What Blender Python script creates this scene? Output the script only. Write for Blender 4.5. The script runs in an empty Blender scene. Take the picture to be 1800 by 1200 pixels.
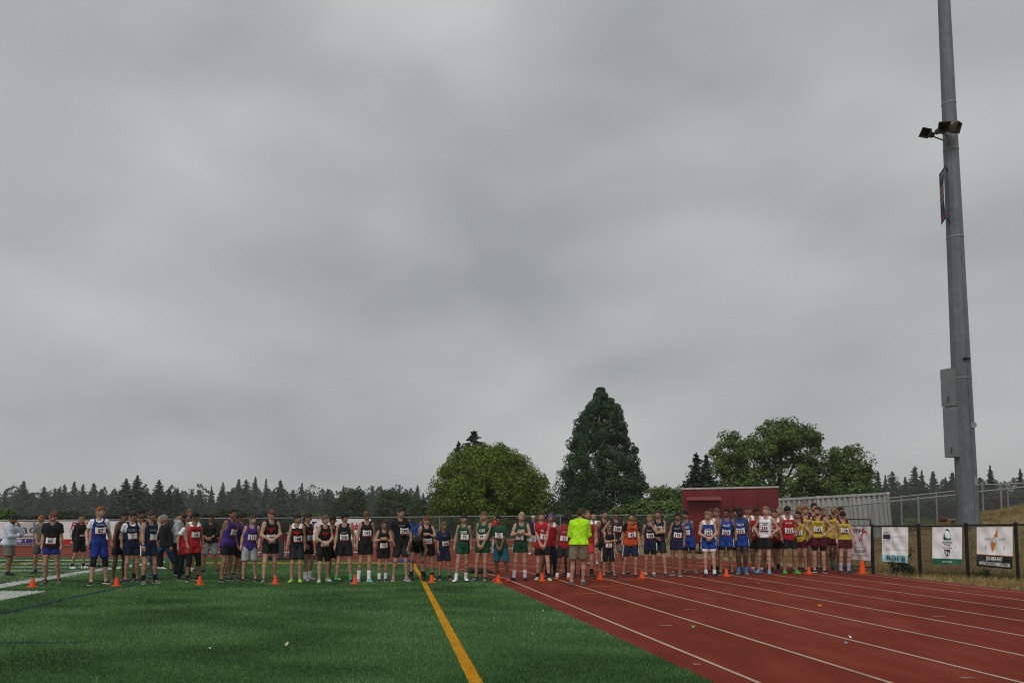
import bpy, math, random
import numpy as np
from mathutils import Vector, Matrix
R = math.radians
sc = bpy.context.scene
col = sc.collection
# ------------------------------------------------------------------ camera
F = 1200.0                      # focal length in pixels of the 1800 px wide photograph (24 mm)
EYE = 1.57
PITCH = R(4.0)
HORIZON = 908.0
HAZE = 0.00032
SHIFT = (HORIZON - 600) - F * math.tan(PITCH)
cam_d = bpy.data.cameras.new('camera')
cam_d.lens = 24; cam_d.sensor_width = 36; cam_d.sensor_fit = 'HORIZONTAL'
cam_d.shift_y = SHIFT / 1800
cam_d.clip_start = 0.1; cam_d.clip_end = 6000
cam = bpy.data.objects.new('camera', cam_d); col.objects.link(cam)
cam.location = (0, 0, EYE); cam.rotation_euler = (R(90) + PITCH, 0, 0)
sc.camera = cam
# ------------------------------------------------------------------ sky: an even grey overcast
SUN_EL, SUN_AZ = R(48), R(200)
world = bpy.data.worlds.new('World'); sc.world = world; world.use_nodes = True
wn, wl = world.node_tree.nodes, world.node_tree.links
wn.clear()
def N(t, **k):
    n = wn.new(t)
    for a, b in k.items(): setattr(n, a, b)
    return n
out = N('ShaderNodeOutputWorld')
sky = N('ShaderNodeTexSky', sky_type='NISHITA', sun_disc=False, sun_elevation=SUN_EL, sun_rotation=SUN_AZ, air_density=1.5, dust_density=4)
bg1 = N('ShaderNodeBackground'); bg1.inputs[1].default_value = 0.05
wl.new(sky.outputs[0], bg1.inputs[0])
tc = N('ShaderNodeTexCoord')
def M(op, a, b=None, c=None):
    m = N('ShaderNodeMath', operation=op)
    for i, v in enumerate((a, b, c)):
        if v is None: continue
        if isinstance(v, (int, float)): m.inputs[i].default_value = v
        else: wl.new(v, m.inputs[i])
    return m.outputs[0]
cmb = N('ShaderNodeMapping'); wl.new(tc.outputs['Generated'], cmb.inputs[0])
cmb.inputs['Scale'].default_value = (1, 1, 2.1); cmb.inputs['Location'].default_value = (90.1, 35.7, 130.75)
def wnoise(scale, detail, rough, dist):
    n = N('ShaderNodeTexNoise'); wl.new(cmb.outputs[0], n.inputs['Vector'])
    n.inputs['Scale'].default_value = scale; n.inputs['Detail'].default_value = detail
    n.inputs['Roughness'].default_value = rough; n.inputs['Distortion'].default_value = dist
    return n.outputs[0]
n1 = wnoise(3.0, 4, 0.42, 0.15); n2 = wnoise(1.6, 2, 0.4, 0.1)
mixn = M('ADD', M('MULTIPLY', n1, 0.6), M('MULTIPLY', n2, 0.4))
ramp = N('ShaderNodeValToRGB'); wl.new(mixn, ramp.inputs[0])
cr = ramp.color_ramp
cr.elements[0].position = 0.33; cr.elements[0].color = (0.335, 0.355, 0.362, 1)
cr.elements[1].position = 0.65; cr.elements[1].color = (0.575, 0.590, 0.590, 1)
bg2 = N('ShaderNodeBackground'); wl.new(ramp.outputs[0], bg2.inputs[0]); bg2.inputs[1].default_value = 1.0
mx = N('ShaderNodeMixShader'); mx.inputs[0].default_value = 0.93
wl.new(bg1.outputs[0], mx.inputs[1]); wl.new(bg2.outputs[0], mx.inputs[2]); wl.new(mx.outputs[0], out.inputs[0])
# ------------------------------------------------------------------ sun behind the cloud, high behind the camera
sd = bpy.data.lights.new('sun', 'SUN'); sd.energy = 1.45; sd.angle = R(35); sd.color = (1, 0.97, 0.93)
so = bpy.data.objects.new('sun', sd); col.objects.link(so)
sdir = Vector((math.sin(SUN_AZ) * math.cos(SUN_EL), math.cos(SUN_AZ) * math.cos(SUN_EL), math.sin(SUN_EL)))
so.rotation_euler = sdir.to_track_quat('Z', 'Y').to_euler()
so.location = (0, -20, 40)
# ------------------------------------------------------------------ output
vs = sc.view_settings
vs.view_transform = 'Standard'; vs.look = 'None'; vs.gamma = 1; vs.exposure = 0.0; vs.use_curve_mapping = False
cy = sc.cycles
cy.use_denoising = True; cy.filter_width = 1.15; cy.max_bounces = 6; cy.diffuse_bounces = 3; cy.glossy_bounces = 2; cy.transparent_max_bounces = 8; cy.volume_bounces = 1
# ------------------------------------------------------------------ pixel <-> place
def ray(x, y):
    u = (x - 900) / F; v = (600 - y) / F + SHIFT / F
    c, s = math.cos(PITCH), math.sin(PITCH)
    return Vector((u, c - v * s, s + v * c))
def G(x, y, z=0.0):
    d = ray(x, y); t = (z - EYE) / d.z
    return Vector((d.x * t, d.y * t, z))
def D(x, y, Y):
    d = ray(x, y); t = Y / d.y
    return Vector((d.x * t, Y, EYE + d.z * t))
def px_of(p):
    q = Vector(p) - Vector((0, 0, EYE)); c, s = math.cos(PITCH), math.sin(PITCH)
    f = q.y * c + q.z * s; up = -q.y * s + q.z * c
    return 900 + F * q.x / f, 600 - F * (up / f - SHIFT / F)
# ------------------------------------------------------------------ materials
MATS = {}
def mat(name, c, rough=0.7, var=0.0, scale=30, bump=0.0, metal=0.0, spec=0.3, bscale=None, extra=None):
    k = name
    if k in MATS: return MATS[k]
    m = bpy.data.materials.new(name); m.use_nodes = True
    nt = m.node_tree; b = nt.nodes['Principled BSDF']
    b.inputs['Base Color'].default_value = (*c, 1); b.inputs['Roughness'].default_value = rough
    b.inputs['Metallic'].default_value = metal; b.inputs['Specular IOR Level'].default_value = spec
    if var or bump:
        t = nt.nodes.new('ShaderNodeTexCoord')
        n = nt.nodes.new('ShaderNodeTexNoise'); n.inputs['Scale'].default_value = scale; n.inputs['Detail'].default_value = 6
        nt.links.new(t.outputs['Object'], n.inputs['Vector'])
        if var:
            r = nt.nodes.new('ShaderNodeValToRGB'); nt.links.new(n.outputs[0], r.inputs[0])
            r.color_ramp.elements[0].position = 0.25; r.color_ramp.elements[1].position = 0.75
            r.color_ramp.elements[0].color = (*[max(0, v * (1 - var)) for v in c], 1)
            r.color_ramp.elements[1].color = (*[min(1, v * (1 + var)) for v in c], 1)
            nt.links.new(r.outputs[0], b.inputs['Base Color'])
        if bump:
            n2 = nt.nodes.new('ShaderNodeTexNoise'); n2.inputs['Scale'].default_value = bscale or scale * 3; n2.inputs['Detail'].default_value = 4
            nt.links.new(t.outputs['Object'], n2.inputs['Vector'])
            bp = nt.nodes.new('ShaderNodeBump'); bp.inputs['Strength'].default_value = bump; bp.inputs['Distance'].default_value = 0.02
            nt.links.new(n2.outputs[0], bp.inputs['Height']); nt.links.new(bp.outputs[0], b.inputs['Normal'])
    MATS[k] = m
    return m
def ramp_mat(name, stops, layers, rough=0.9, bump=0.3, bscale=60, bdist=0.02, attr=None, spec=0.2):
    """base colour from a sum of noises (or of a 'tint' attribute) through a ramp"""
    if name in MATS: return MATS[name]
    m = bpy.data.materials.new(name); m.use_nodes = True; nt = m.node_tree; b = nt.nodes['Principled BSDF']
    b.inputs['Roughness'].default_value = rough; b.inputs['Specular IOR Level'].default_value = spec
    t = nt.nodes.new('ShaderNodeTexCoord'); acc = None
    def mul_add(o, w, acc):
        k = nt.nodes.new('ShaderNodeMath'); k.operation = 'MULTIPLY'; nt.links.new(o, k.inputs[0]); k.inputs[1].default_value = w
        if acc is None: return k.outputs[0]
        a = nt.nodes.new('ShaderNodeMath'); a.operation = 'ADD'; nt.links.new(acc, a.inputs[0]); nt.links.new(k.outputs[0], a.inputs[1]); return a.outputs[0]
    for (s, w, det, stretch) in layers:
        mp = nt.nodes.new('ShaderNodeMapping'); nt.links.new(t.outputs['Object'], mp.inputs[0]); mp.inputs['Scale'].default_value = stretch
        n = nt.nodes.new('ShaderNodeTexNoise'); n.inputs['Scale'].default_value = s; n.inputs['Detail'].default_value = det
        nt.links.new(mp.outputs[0], n.inputs['Vector']); acc = mul_add(n.outputs[0], w, acc)
    if attr:
        a = nt.nodes.new('ShaderNodeAttribute'); a.attribute_name = attr; acc = mul_add(a.outputs['Fac'], 1.0 - sum(l[1] for l in layers), acc)
    r = nt.nodes.new('ShaderNodeValToRGB'); nt.links.new(acc, r.inputs[0])
    while len(r.color_ramp.elements) < len(stops): r.color_ramp.elements.new(0.5)
    for e, (p, c) in zip(r.color_ramp.elements, stops): e.position = p; e.color = (*c, 1)
    nt.links.new(r.outputs[0], b.inputs['Base Color'])
    if bump:
        n2 = nt.nodes.new('ShaderNodeTexNoise'); n2.inputs['Scale'].default_value = bscale; n2.inputs['Detail'].default_value = 5
        nt.links.new(t.outputs['Object'], n2.inputs['Vector'])
        bp = nt.nodes.new('ShaderNodeBump'); bp.inputs['Strength'].default_value = bump; bp.inputs['Distance'].default_value = bdist
        nt.links.new(n2.outputs[0], bp.inputs['Height']); nt.links.new(bp.outputs[0], b.inputs['Normal'])
    MATS[name] = m
    return m
# ------------------------------------------------------------------ mesh helpers
class MB:
    def __init__(s): s.v = []; s.f = []; s.m = []
    def add(s, vs_, fs_, mi=0):
        o = len(s.v); s.v.extend([tuple(p) for p in vs_])
        for f in fs_: s.f.append(tuple(i + o for i in f)); s.m.append(mi)
    def box(s, c, size, rot=None, mi=0):
        x, y, z = [k / 2 for k in size]
        P = [Vector(p) for p in ((-x,-y,-z),(x,-y,-z),(x,y,-z),(-x,y,-z),(-x,-y,z),(x,-y,z),(x,y,z),(-x,y,z))]
        if rot is not None: P = [rot @ p for p in P]
        c = Vector(c)
        s.add([p + c for p in P], [(0,3,2,1),(4,5,6,7),(0,1,5,4),(1,2,6,5),(2,3,7,6),(3,0,4,7)], mi)
    def tube(s, pts, r, n=8, mi=0, caps=True, squash=None):
        pts = [Vector(p) for p in pts]
        rr = r if isinstance(r, (list, tuple)) else [r] * len(pts)
        V, Fc = [], []
        a = None
        for i, p in enumerate(pts):
            t = (pts[min(i + 1, len(pts) - 1)] - pts[max(i - 1, 0)])
            t = t.normalized() if t.length > 1e-9 else Vector((0, 0, 1))
            if a is None:
                a = t.cross(Vector((0, 0, 1)) if abs(t.z) < 0.9 else Vector((1, 0, 0))).normalized()
            else:
                a = (a - t * a.dot(t)).normalized()
            b = t.cross(a)
            for k in range(n):
                th = 2 * math.pi * k / n
                V.append(p + (a * math.cos(th) + b * math.sin(th)) * rr[i])
        for i in range(len(pts) - 1):
            for k in range(n):
                Fc.append((i*n+k, i*n+(k+1) % n, (i+1)*n+(k+1) % n, (i+1)*n+k))
        if caps: Fc.append(tuple(range(n - 1, -1, -1))); Fc.append(tuple(range((len(pts)-1)*n, len(pts)*n)))
        s.add(V, Fc, mi)
    def prism(s, poly, z0, z1, mi=0):
        n = len(poly)
        V = [(p[0], p[1], z0) for p in poly] + [(p[0], p[1], z1) for p in poly]
        Fc = [tuple(range(n - 1, -1, -1)), tuple(range(n, 2 * n))] + [(i, (i+1) % n, n + (i+1) % n, n + i) for i in range(n)]
        s.add(V, Fc, mi)
    def ellip(s, c, rad, nu=8, nv=6, mi=0, rot=None):
        c = Vector(c); V = []; Fc = []
        for j in range(1, nv):
            ph = math.pi * j / nv
            for i in range(nu):
                th = 2 * math.pi * i / nu
                p = Vector((rad[0]*math.sin(ph)*math.cos(th), rad[1]*math.sin(ph)*math.sin(th), rad[2]*math.cos(ph)))
                V.append((rot @ p if rot is not None else p) + c)
        for q in ((0, 0, rad[2]), (0, 0, -rad[2])):
            p = Vector(q); V.append((rot @ p if rot is not None else p) + c)
        t, b = len(V) - 2, len(V) - 1
        for j in range(nv - 2):
            for i in range(nu):
                Fc.append((j*nu+i, (j+1)*nu+i, (j+1)*nu+(i+1) % nu, j*nu+(i+1) % nu))
        for i in range(nu):
            Fc.append((t, i, (i+1) % nu)); Fc.append((b, (nv-2)*nu+(i+1) % nu, (nv-2)*nu+i))
        s.add(V, Fc, mi)
    def mesh(s, name, mats, smooth=False):
        me = bpy.data.meshes.new(name); me.from_pydata(s.v, [], s.f)
        for m in (mats if isinstance(mats, (list, tuple)) else [mats]): me.materials.append(m)
        if len(me.materials) > 1: me.polygons.foreach_set('material_index', s.m)
        if smooth: me.polygons.foreach_set('use_smooth', [True] * len(me.polygons))
        me.update(); return me
    def build(s, name, mats, parent=None, smooth=False):
        return link(name, s.mesh(name, mats, smooth), parent)
def link(name, me, parent=None):
    o = bpy.data.objects.new(name, me); col.objects.link(o)
    if parent is not None: o.parent = parent
    return o
def np_mesh(name, V, Fq, mats, smooth=True, midx=None, tint=None):
    """mesh from numpy arrays; Fq is (n,3) or (n,4)"""
    me = bpy.data.meshes.new(name); k = Fq.shape[1]
    me.vertices.add(len(V)); me.vertices.foreach_set('co', np.ascontiguousarray(V, dtype=np.float32).ravel())
    me.loops.add(Fq.size); me.loops.foreach_set('vertex_index', np.ascontiguousarray(Fq, dtype=np.int32).ravel())
    me.polygons.add(len(Fq)); me.polygons.foreach_set('loop_start', np.arange(0, Fq.size, k, dtype=np.int32))
    try: me.polygons.foreach_set('loop_total', np.full(len(Fq), k, dtype=np.int32))
    except Exception: pass
    for m in (mats if isinstance(mats, (list, tuple)) else [mats]): me.materials.append(m)
    if midx is not None: me.polygons.foreach_set('material_index', np.ascontiguousarray(midx, dtype=np.int32))
    if smooth: me.polygons.foreach_set('use_smooth', np.ones(len(Fq), dtype=bool))
    me.update(calc_edges=True)
    if tint is not None:
        a = me.attributes.new('tint', 'FLOAT', 'POINT'); a.data.foreach_set('value', np.ascontiguousarray(tint, dtype=np.float32))
    return me
def empty(name, loc=(0, 0, 0), rz=0.0):
    o = bpy.data.objects.new(name, None); col.objects.link(o); o.location = loc; o.rotation_euler = (0, 0, rz); o.empty_display_size = 0.2
    return o
def tag(o, label=None, cat=None, group=None, kind=None):
    if label: o['label'] = label
    if cat: o['category'] = cat
    if group: o['group'] = group
    if kind: o['kind'] = kind
    return o
TXT = {}
def text_np(s, bold=0.0, shear=0.0):
    """flat lettering mesh of the built-in font: vertices (x right, y up, height about 0.7 for capitals), triangles"""
    k = (s, bold, shear)
    if k in TXT: return TXT[k]
    cu = bpy.data.curves.new('lettering', 'FONT'); cu.body = s; cu.align_x = 'CENTER'; cu.align_y = 'CENTER'
    cu.resolution_u = 2; cu.offset = bold; cu.shear = shear
    o = bpy.data.objects.new('lettering', cu); col.objects.link(o)
    me = bpy.data.meshes.new_from_object(o.evaluated_get(bpy.context.evaluated_depsgraph_get()))
    me.calc_loop_triangles()
    V = np.empty(len(me.vertices) * 3, np.float32); me.vertices.foreach_get('co', V); V = V.reshape(-1, 3)
    T = np.empty(len(me.loop_triangles) * 3, np.int32); me.loop_triangles.foreach_get('vertices', T); T = T.reshape(-1, 3)
    bpy.data.objects.remove(o); bpy.data.curves.remove(cu); bpy.data.meshes.remove(me)
    TXT[k] = (V, T); return TXT[k]
def lettering(parent, s, origin, ax, ay, h, m, bold=0.0, shear=0.0, width=None, name='lettering'):
    """letters on a flat surface, h = capital height; ax, ay unit directions in the parent's space"""
    V, T = text_np(s, bold, shear); k = h / 0.7
    kx = k if width is None else width / max(1e-6, (V[:, 0].max() - V[:, 0].min()))
    W = np.array(origin)[None] + V[:, :1] * kx * np.array(ax)[None] + V[:, 1:2] * k * np.array(ay)[None]
    return link(name, np_mesh(name, W, T, m, smooth=False), parent)
rng = np.random.default_rng(7)
random.seed(11)
# ================================================================== THE SETTING
def sstep(a, b, x):
    t = np.clip((x - a) / (b - a), 0, 1); return t * t * (3 - 2 * t)
def terrain_z(X, Y):
    X = np.asarray(X, float); Y = np.asarray(Y, float)
    s = 0.585 * (X - 12.0) + 0.81 * (Y - 17.9) - 0.5
    x0 = 10.0 + (Y - 24) * 0.7
    h = 0.27 * np.maximum(0, X - x0)
    h = 4.5 * (1 - np.exp(-h / 4.5)) * 1.12
    h = h * sstep(0, 6.0, s) * (1 - sstep(45, 85, Y))
    lump = 0.05 * np.sin(X * 1.3 + Y * 0.7) + 0.04 * np.sin(X * 2.9 - Y * 1.9) + 0.02 * np.sin(X * 5.1 + Y * 4.3)
    return h + lump * np.clip(h, 0, 1) - 0.03
def tz(x, y): return float(terrain_z(x, y))
# ---- the ground sheet
gx = np.concatenate([-np.geomspace(1500, 62, 14), np.arange(-60, 10, 2.0), np.arange(10, 40, 0.5), np.geomspace(41, 1500, 18)])
gy = np.concatenate([[-60, -30, -10, 0, 6], np.arange(10, 50, 0.5), np.arange(50, 90, 2.0), np.geomspace(92, 1500, 18)])
XX, YY = np.meshgrid(gx, gy, indexing='ij'); ZZ = terrain_z(XX, YY)
V = np.stack([XX, YY, ZZ], -1).reshape(-1, 3); ny = len(gy)
ii, jj = np.meshgrid(np.arange(len(gx) - 1), np.arange(ny - 1), indexing='ij'); a = (ii * ny + jj).ravel()
dry = ramp_mat('dry_grass_ground', [(0.30, (0.085, 0.062, 0.030)), (0.48, (0.20, 0.145, 0.070)), (0.58, (0.27, 0.20, 0.10)), (0.72, (0.13, 0.12, 0.048))],
               [(0.35, 0.45, 4, (1, 1, 1)), (3.0, 0.3, 5, (1, 1, 1)), (24, 0.25, 5, (1, 1, 1))], bump=0.8, bscale=18, bdist=0.06)
meadow = ramp_mat('meadow_grass', [(0.3, (0.020, 0.032, 0.012)), (0.5, (0.032, 0.046, 0.018)), (0.7, (0.055, 0.060, 0.026))], [(0.06, 0.5, 5, (1, 1, 1)), (1.5, 0.5, 6, (1, 1, 1))], bump=0.6, bscale=4, bdist=0.2)
qc = V[np.stack([a, a + ny + 1], 1)].mean(1)
green_part = (qc[:, 1] > 50 + 1.0 * np.sin(qc[:, 0] * 0.3)) | (qc[:, 0] < -70)
tag(link('ground', np_mesh('ground', V, np.stack([a, a + ny, a + ny + 1, a + 1], 1), [dry, meadow], midx=green_part.astype(int))), kind='structure')
# ---- running track geometry: straight, then a bend to the left
P1 = G(1335, 1200); P2 = G(910, 1025)
tdir = Vector((P2.x - P1.x, P2.y - P1.y, 0)).normalized(); tnor = Vector((tdir.y, -tdir.x, 0))
P0 = P1 + tdir * ((17.0 - P1.y) / tdir.y)
RAD = 12.5
CEN = P0 - tnor * RAD
hd = Vector((-0.995, 0.07, 0)).normalized(); hn = Vector((hd.y, -hd.x, 0))
A0 = math.atan2(tnor.y, tnor.x); A1 = math.atan2(hn.y, hn.x)
def lane_path(o, back=24, far=55, n=34):
    pts = [P0 + tnor * o - tdir * back * (1 - k / 6) for k in range(6)]
    for k in range(n + 1):
        an = A0 + (A1 - A0) * k / n; pts.append(CEN + Vector((math.cos(an), math.sin(an), 0)) * (RAD + o))
    e = pts[-1]
    pts += [e + hd * far * k / 6 for k in range(1, 7)]
    return pts
def ribbon(name, pa, pb, z, m, parent=None):
    n = len(pa); V = [(p.x, p.y, z) for p in pa] + [(p.x, p.y, z) for p in pb]
    me = bpy.data.meshes.new(name); me.from_pydata(V, [], [(i, n + i, n + i + 1, i + 1) if True else 0 for i in range(n - 1)]); me.materials.append(m)
    me.update()
    if me.polygons[0].normal.z < 0: me.flip_normals()
    return link(name, me, parent)
track_m = ramp_mat('track_rubber', [(0.34, (0.108, 0.020, 0.0115)), (0.5, (0.172, 0.0300, 0.0165)), (0.66, (0.232, 0.056, 0.034))],
                   [(0.30, 0.35, 5, (1, 1, 1)), (2.6, 0.35, 7, (1, 0.35, 1)), (90, 0.30, 3, (1, 1, 1))], rough=0.9, bump=0.35, bscale=220, bdist=0.006, spec=0.07)
track = tag(ribbon('running_track', lane_path(-0.6), lane_path(10.15), 0.0, track_m), kind='structure')
line_m = ramp_mat('worn_white_paint', [(0.28, (0.26, 0.10, 0.07)), (0.45, (0.42, 0.29, 0.23)), (0.7, (0.54, 0.43, 0.36))],
                  [(1.2, 0.5, 6, (1, 1, 1)), (40, 0.5, 5, (1, 1, 1))], bump=0)
for i in range(9):
    o = i * 1.22
    ribbon('lane_line', lane_path(o - 0.025), lane_path(o + 0.025), 0.004, line_m, track)
orange_m = ramp_mat('worn_orange_paint', [(0.3, (0.28, 0.09, 0.04)), (0.6, (0.52, 0.23, 0.06))], [(6, 0.5, 5, (1, 1, 1)), (50, 0.5, 4, (1, 1, 1))], bump=0)
def stripe(name, a, b, w, z, m, parent):
    d = (b - a); d.z = 0; d.normalize(); n = Vector((-d.y, d.x, 0)) * w / 2
    return ribbon(name, [a + n, b + n], [a - n, b - n], z, m, parent)
for (x0, y0, x1, y1) in ((1055, 1019.5, 1132, 1017.5), (1034, 1031, 1099, 1029), (1013, 1043.5, 1050, 1042.5)):
    stripe('orange_mark', G(x0, y0), G(x1, y1), 0.05, 0.005, orange_m, track)
smudge_m = ramp_mat('faded_chalk', [(0.40, (0.21, 0.045, 0.03)), (0.62, (0.36, 0.24, 0.21))], [(9, 0.5, 5, (1, 1, 1)), (60, 0.5, 4, (1, 1, 1))], bump=0)
for (x, y, w) in ((1280, 1035, 18), (1252, 1051, 20), (1213, 1071, 22), (1170, 1099, 22), (1305, 1023, 12), (1650, 1083, 24), (950, 1013, 14), (1700, 1191, 26), (1225, 1167, 14)):
    stripe('chalk_mark', G(x - w / 2, y), G(x + w / 2, y), 0.06, 0.005, smudge_m, track)
# a second red strip beyond the bend
runway_m = track_m
rp = [G(330, 959), G(640, 960), G(1000, 960)]; rq = [G(330, 949.5), G(640, 949), G(1000, 949)]
tag(ribbon('red_runway', rp, rq, -0.012, runway_m), kind='structure')
# ---- artificial turf
turf_edge = lane_path(-0.42)
turf_poly = [(p.x, p.y) for p in turf_edge] + [(-75, turf_edge[-1].y), (-75, turf_edge[0].y)]
turf_m = ramp_mat('turf', [(0.32, (0.022, 0.060, 0.015)), (0.5, (0.050, 0.124, 0.034)), (0.68, (0.092, 0.170, 0.064))],
                  [(0.35, 0.25, 4, (1, 0.6, 1)), (2.6, 0.30, 6, (0.6, 1.5, 1)), (45, 0.45, 5, (1, 1, 1))], bump=0.9, bscale=130, bdist=0.03)
me = bpy.data.meshes.new('turf_field'); me.from_pydata([(x, y, 0.006) for x, y in turf_poly], [], [tuple(range(len(turf_poly)))]); me.materials.append(turf_m); me.update()
if me.polygons[0].normal.z < 0: me.flip_normals()
turf = tag(link('turf_field', me), kind='structure')
white_turf = ramp_mat('white_turf', [(0.3, (0.33, 0.35, 0.32)), (0.6, (0.62, 0.63, 0.60))], [(3, 0.4, 5, (1, 1, 1)), (60, 0.6, 5, (1, 1, 1))], bump=0.6, bscale=130)
yellow_turf = ramp_mat('yellow_turf', [(0.3, (0.42, 0.20, 0.010)), (0.6, (0.66, 0.35, 0.018))], [(3, 0.4, 5, (1, 1, 1)), (60, 0.6, 5, (1, 1, 1))], bump=0.6, bscale=130)
blue_turf = ramp_mat('blue_turf', [(0.3, (0.014, 0.032, 0.042)), (0.6, (0.020, 0.042, 0.085))], [(3, 0.4, 5, (1, 1, 1)), (60, 0.6, 5, (1, 1, 1))], bump=0.6, bscale=130)
LINES = []                                          # (polygon, index) for colouring the blades
def pxribbon(name, A, B, m, mi, z=0.010):
    a = [G(*p) for p in A]; b = [G(*p) for p in B]
    ribbon(name, a, b, z, m, turf)
    LINES.append((np.array([(p.x, p.y) for p in a + b[::-1]]), mi))
pxribbon('yellow_line', [(737, 1016), (741, 1024), (827, 1206), (900, 1358)], [(745, 1016), (749, 1024), (852, 1206), (938, 1358)], yellow_turf, 1)
pxribbon('yellow_line', [(722, 990), (737, 1016)], [(729, 990), (745, 1016)], yellow_turf, 1)
pxribbon('yellow_line', [(340, 988.6), (560, 988.8), (726, 989.2)], [(340, 990), (560, 990.2), (726, 990.6)], yellow_turf, 1)
pxribbon('white_line', [(-150, 1053), (0, 1027), (145, 1003.5), (290, 986)], [(-150, 1062), (0, 1034), (145, 1008), (290, 988)], white_turf, 2)
pxribbon('white_border', [(-120, 1040), (0, 1039.5), (79, 1039)], [(-120, 1081), (0, 1056), (79, 1039.8)], white_turf, 2)
pxribbon('blue_line', [(-150, 1113), (0, 1079), (120, 1051.5), (245, 1026), (330, 1010)], [(-150, 1117), (0, 1082.3), (120, 1053.6), (245, 1027.8), (330, 1011.2)], blue_turf, 3)
pxribbon('blue_line', [(0, 1129.5), (155, 1129.5)], [(0, 1131.5), (155, 1131)], blue_turf, 3)
for (y, x0, x1) in ((984.3, -60, 215), (990.6, -60, 200), (996.0, -60, 165), (1002.6, -60, 140)):
    pxribbon('white_line', [(x0, y), (x1, y)], [(x0, y + 1.0), (x1, y + 1.0)], white_turf, 2)
pxribbon('yellow_line', [(-40, 996.5), (0, 993), (40, 989.5), (78, 986.8)], [(-40, 998), (0, 994.4), (40, 990.8), (78, 987.8)], yellow_turf, 1)
hb = MB()                                           # worn numeral and hash marks near the border
for k in range(9):
    y = 1005.5 + k * 1.9
    for q in range(5):
        xa = 5 + k * -3 + q * 38 + random.uniform(-8, 8); xb = xa + random.uniform(14, 34)
        if xb > 205 - (k * 13): continue
        p, r = G(xa, y), G(xb, y); s_ = 0.035
        hb.add([(p.x, p.y - s_, .010), (r.x, r.y - s_, .010), (r.x, r.y + s_, .010), (p.x, p.y + s_, .010)], [(0, 1, 2, 3)])
tag(hb.build('hash_marks', white_turf, turf), kind='stuff')
# blades of the artificial grass, dense near the camera
def in_poly(P, poly):
    x, y = P[:, 0], P[:, 1]; c = np.zeros(len(P), bool); n = len(poly)
    for i in range(n):
        x1, y1 = poly[i]; x2, y2 = poly[(i + 1) % n]
        if y1 == y2: continue
        c ^= ((y1 > y) != (y2 > y)) & (x < (x2 - x1) * (y - y1) / (y2 - y1) + x1)
    return c
def blades(n, xy, hmin, hmax, w, z0):
    an = rng.uniform(0, 2 * np.pi, n); h = rng.uniform(hmin, hmax, n); lean = rng.normal(0, 0.55, (n, 2)) * h[:, None]
    w = w * rng.uniform(0.6, 1.3, n)
    V = np.empty((n, 3, 3)); dx, dy = np.cos(an) * w / 2, np.sin(an) * w / 2
    V[:, 0] = np.stack([xy[:, 0] - dx, xy[:, 1] - dy, z0 * np.ones(n)], 1)
    V[:, 1] = np.stack([xy[:, 0] + dx, xy[:, 1] + dy, z0 * np.ones(n)], 1)
    V[:, 2] = np.stack([xy[:, 0] + lean[:, 0], xy[:, 1] + lean[:, 1], z0 + h], 1)
    return V.reshape(-1, 3), np.arange(3 * n).reshape(-1, 3)
NB = 330000
t_ = rng.uniform(0, 1, NB); yb = 5.2 * (30 / 5.2) ** t_
xb = rng.uniform(-0.86, 0.42, NB) * yb
xy = np.stack([xb, yb], 1)
keep = in_poly(xy, [(p[0], p[1]) for p in turf_poly]); xy = xy[keep]
mi = np.zeros(len(xy), int)
for poly, k in LINES: mi[in_poly(xy, poly)] = k
hs = 0.012 + 0.0016 * xy[:, 1]
V, T = blades(len(xy), xy, 0.4, 1.0, 1.0, 0.0)
Vb = V.reshape(-1, 3, 3); base = np.concatenate([xy, np.full((len(xy), 1), 0.008)], 1)[:, None]
Vb = (Vb - np.concatenate([xy, np.zeros((len(xy), 1))], 1)[:, None])
Vb *= np.stack([np.clip(hs * 0.42, 0.008, 0.02)] * 2 + [np.clip(hs * 1.15, 0.02, 0.04)], 1)[:, None]
V = (Vb + base).reshape(-1, 3)
def wavy(x, y, n, lo, hi, sd):
    g = np.random.default_rng(sd); o = np.zeros_like(x)
    for _ in range(n):
        k = g.uniform(lo, hi); t = g.uniform(0, 6.283); o += np.sin(k * (x * np.cos(t) + y * np.sin(t)) + g.uniform(0, 6.283))
    return o / math.sqrt(n)
nz_ = 0.5 + 0.20 * wavy(xy[:, 0], xy[:, 1] * 1.4, 9, 0.5, 1.8, 1) + 0.20 * wavy(xy[:, 0] * 0.6, xy[:, 1] * 1.5, 14, 2, 8, 2) + 0.13 * np.sin((xy[:, 0] * tnor.x + xy[:, 1] * tnor.y) * 2.4 + 0.5 * np.sin(xy[:, 1])) + rng.normal(0, 0.20, len(xy))
blade_m = ramp_mat('turf_blade', [(0.05, (0.018, 0.056, 0.011)), (0.5, (0.068, 0.170, 0.040)), (0.95, (0.165, 0.295, 0.105))], [], bump=0, attr='tint', rough=0.6, spec=0.3)
tag(link('turf_blades', np_mesh('turf_blades', V, T, [blade_m, yellow_turf, white_turf, blue_turf], smooth=False, midx=mi, tint=np.repeat(nz_, 3))),
    'short green artificial grass blades covering the playing field', 'grass', kind='stuff')
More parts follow.
